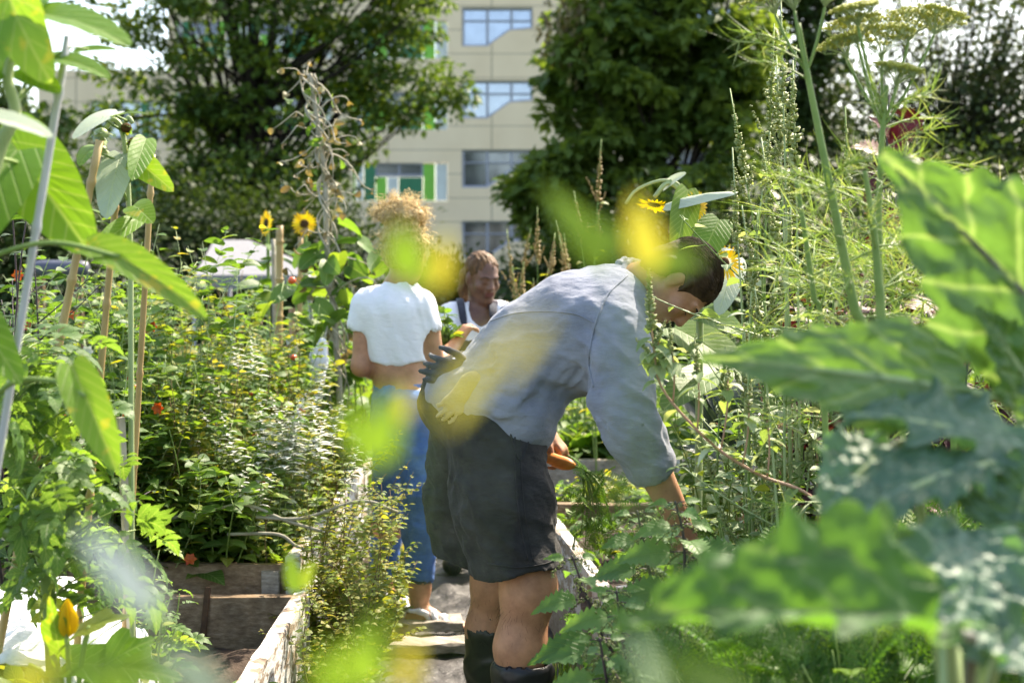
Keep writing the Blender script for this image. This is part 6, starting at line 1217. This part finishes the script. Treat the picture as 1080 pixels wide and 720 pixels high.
def weeds(name, n, region, z, lm, seed, L=(.03, .09), tp='ovate'):
    rs = np.random.default_rng(seed); B = Buf(); k = 9; cx = rs.uniform(region[0], region[1], n); cy_ = rs.uniform(region[2], region[3], n); c = np.repeat(np.stack([cx, cy_, np.full(n, z)], -1), k, 0); a = rs.uniform(0, 6.283, n*k); el = rs.uniform(.1, 1.2, n*k); d = np.stack([np.cos(a)*np.cos(el), np.sin(a)*np.cos(el), np.sin(el)], -1); l = rs.uniform(*L, n*k)
    leaves(B, TP[tp], c+d*l[:, None]*.6+[0, 0, .02], d, [0, 0, 1]+rs.normal(0, .3, (n*k, 3)), l, l*.6, .7, .2); o = B.obj(name, ML[lm]); o['kind'] = 'stuff'; return o
weeds('ground_cover', 700, (-2.6, -.8, 4.8, 8.5), .4, 'mid', 1, (.05, .14)); weeds('ground_cover', 260, (.22, 2.3, 4.6, 6), .38, 'mid', 2, (.02, .05)); weeds('ground_cover', 500, (.16, 2.5, 7.5, 9.5), .4, 'mid', 3, (.06, .16)); weeds('ground_cover', 700, (.4, 2.4, 2.2, 4.3), .1, 'mid', 4, (.05, .13)); weeds('ground_cover', 900, (-4, 5, 9, 16), .05, 'mid', 5, (.12, .35)); weeds('ground_cover', 260, (-2.4, -1.0, 2.4, 4.4), .27, 'mid', 6, (.04, .1)); weeds('ground_cover', 120, (-.62, -.45, 3.2, 7), .02, 'gold', 7, (.03, .07))
weeds('ground_cover', 500, (-.1, .2, 7.8, 10), .1, 'mid', 8, (.06, .2))
# ---------------------------------------------------------------- near brassicas on the right
TP['curl1'] = curly(seed=1, blade=.08, lobes=6); TP['curl2'] = curly(seed=5, blade=.1, amp=.12, lobes=6); TP['broad'] = curly(seed=9, blade=.06, lobes=3, amp=.03)
def brass(label, base, stem_top, items, d):
    t = thing('brassica_plant', label, 'kale', base); B = Buf(); st = spline([base, np.array(base)*.5+stem_top*.5+[.02, 0, 0], stem_top], 12); tube(B, st, np.linspace(.022, .014, 12), 10); B.obj('stem', ST['ribg'], t)
    for (b, e, db, de, w_, nr, lm, tpn, dp, rib) in items:
        db, de, w_ = db*1.22, de*1.22, w_*1.22; fo = .85 if lm == 'broc' else .12
        b_, e_ = P(*b, db), P(*e, de); L = np.linalg.norm(e_-b_); nr = np.array(nr, float); B = Buf(); dv = nz(e_-b_+nz(nr)*dp*.45*L); leaves(B, TP[tpn], b_, dv, nr, L*1.05, w_, dp, fo, RNG.random()); lf = B.obj('leaf', ML[lm], t)
        S = nz(np.cross(dv, nr)); U = np.cross(S, dv); v = np.linspace(-.25, .93, 14); ks = dp if abs(dp) > 1e-3 else 1e-3; mid = b_+dv*(np.sin(ks*v)/ks*L*1.05)[:, None]+U*(-(1-np.cos(ks*v))/ks*L*1.05)[:, None]-U*.002
        mid[0] = mid[0]*.6+st[-1]*.4 if np.linalg.norm(mid[0]-st[-1]) < .5 else mid[0]
        B = Buf(); tube(B, np.concatenate([[st[-3]], mid]) if np.linalg.norm(mid[0]-st[-3]) < .45 else mid, np.linspace(.006, .0018, 15 if np.linalg.norm(mid[0]-st[-3]) < .45 else 14), 7); B.obj('midrib', ST[rib], lf)
brass('large foreground brassica with blue green crinkled leaves at the right', P(1010, 900, 1.55)*[1, 1, 0], P(1000, 680, 1.55), [
    ((1035, 490), (890, 550), 1.2, 1.15, .085, (-.1, -.45, .9), 'kale', 'curl1', .5, 'ribg'),
    ((1090, 480), (905, 428), 1.28, 1.2, .1, (0, -.6, .8), 'kale', 'curl2', .4, 'ribg'),
    ((1010, 560), (1040, 690), 1.15, 1.05, .11, (.1, -.8, .5), 'kale', 'curl2', .5, 'ribg'),
    ((1080, 680), (985, 640), 1.1, 1.02, .08, (.2, -.7, .6), 'kale', 'curl1', .4, 'ribg'),
    ((1070, 560), (1095, 470), 1.2, 1.2, .12, (-.2, -.8, .4), 'kale', 'curl1', .3, 'ribg'),
    ((985, 660), (668, 648), 1.0, .92, .11, (-.05, -.6, .78), 'broc', 'curl1', .45, 'rib'),
    ((940, 470), (868, 540), 1.25, 1.2, .09, (-.2, -.6, .7), 'kale', 'curl1', .5, 'ribg'),
    ((1085, 575), (1020, 500), 1.25, 1.22, .08, (0, -.7, .5), 'kale', 'curl2', .4, 'ribg')], 1.2)
brass('foreground brassica with bright green backlit veined leaves at the right', P(1120, 900, 1.7)*[1, 1, 0], P(1110, 480, 1.7), [
    ((1140, 370), (943, 172), 1.35, 1.3, .185, (-.25, -.95, .2), 'collard', 'broad', .15, 'rib'),
    ((1020, 412), (758, 376), 1.3, 1.2, .105, (.02, -.95, .3), 'collard', 'broad', .3, 'ribg'),
    ((1100, 430), (1040, 330), 1.35, 1.3, .08, (0, -.9, .4), 'collard', 'broad', .3, 'ribg'),
    ((1040, 390), (985, 350), 1.4, 1.35, .07, (0, -.6, .8), 'collard', 'curl1', .4, 'ribg')], 1.3)
# ---------------------------------------------------------------- soft shoots close to the camera
def shoot(label, cat, base, items, lm='blur', sr=.0005, name='leafy_shoot', sm='green'):
    t = thing(name, label, cat, base); B = Buf(); st = []
    for b, e, d, w_, tpn, nr, rnd, m_ in items:
        b_, e_ = P(*b, d), P(*e, d-.01); tube(B, spline([base, np.asarray(base)*.45+b_*.55+[0, .03, -.02], b_], 14), sr, 5); L = np.linalg.norm(e_-b_); LB = Buf(); leaves(LB, TP[tpn], b_, e_-b_, nr, L, w_, .4, .15, rnd); LB.obj('leaf', ML[m_], t)
    B.obj('stems', ST[sm], t)
fz = lambda px, d: np.array([(px-540)/FPX*d, d, .0])
shoot('out of focus green and yellow leaf sprig in front of the bending head', 'shoot', fz(900, .68), [((640, 285), (580, 190), .5, .0125, 'ovate', (.3, -1, .2), .3, 'blur'), ((660, 262), (610, 232), .5, .009, 'ovate', (.3, -1, .2), .3, 'blur'), ((688, 285), (668, 208), .48, .012, 'ovate', (-.2, -1, .1), .93, 'blur'), ((668, 284), (742, 268), .5, .0115, 'ovate', (0, -1, .4), .42, 'blur')])
shoot('out of focus green sprig across the blond woman and her jeans', 'shoot', fz(250, .55), [((432, 294), (422, 240), .48, .0135, 'ovate', (.1, -1, .1), .42, 'blur'), ((462, 306), (470, 246), .48, .0075, 'ovate', (.1, -1, .1), .93, 'blur'), ((455, 300), (425, 285), .55, .007, 'ovate', (.1, -1, .1), .6, 'blur'), ((396, 490), (408, 415), .42, .012, 'ovate', (.1, -1, .2), .4, 'blur'), ((380, 480), (366, 425), .5, .008, 'ovate', (.2, -1, .1), .3, 'blur'), ((470, 445), (520, 362), .3, .0042, 'ovate', (.2, -1, .1), .9, 'blur'), ((525, 395), (575, 330), .29, .003, 'ovate', (.2, -1, .1), .93, 'blur'), ((425, 445), (430, 408), .5, .005, 'ovate', (.2, -1, .1), .93, 'blur')], sr=.0002)
shoot('out of focus yellow green tip at the bottom beside the path', 'shoot', fz(395, .45), [((375, 725), (400, 655), .42, .013, 'ovate', (.1, -1, .2), .5, 'blur'), ((425, 730), (436, 670), .42, .007, 'ovate', (.1, -1, .2), .97, 'blur'), ((350, 735), (345, 685), .42, .009, 'ovate', (.1, -1, .2), .4, 'blur')])
shoot('out of focus pale grey leaf blades slanting across the lower left', 'leaf', fz(215, .42), [((168, 650), (86, 550), .42, .0105, 'ovate', (.5, -1, .3), .6, 'white'), ((235, 735), (170, 680), .42, .009, 'ovate', (.5, -1, .3), .4, 'pale')], name='pale_shoot', sm='pale')
shoot('out of focus bright yellow green leaf along the bottom left corner', 'leaf', fz(60, .40), [((185, 712), (-30, 692), .38, .0085, 'ovate', (.05, -1, .5), .5, 'blur'), ((15, 735), (50, 692), .38, .009, 'ovate', (0, -1, .3), .85, 'blur'), ((110, 735), (140, 690), .4, .009, 'ovate', (0, -1, .3), .4, 'blur')])
shoot('out of focus pale green leaf at the bottom under the big foreground leaf', 'leaf', fz(720, .45), [((790, 730), (700, 695), .42, .010, 'ovate', (0, -1, .6), .4, 'blur'), ((700, 740), (672, 670), .45, .006, 'ovate', (.3, -1, .3), .1, 'pale')])
shoot('out of focus tiny green tip above the white plank corner', 'shoot', fz(310, 1.15), [((312, 625), (304, 582), 1.1, .012, 'ovate', (.1, -1, .3), .5, 'blur'), ((318, 620), (330, 592), 1.1, .01, 'ovate', (.1, -1, .3), .6, 'blur')])
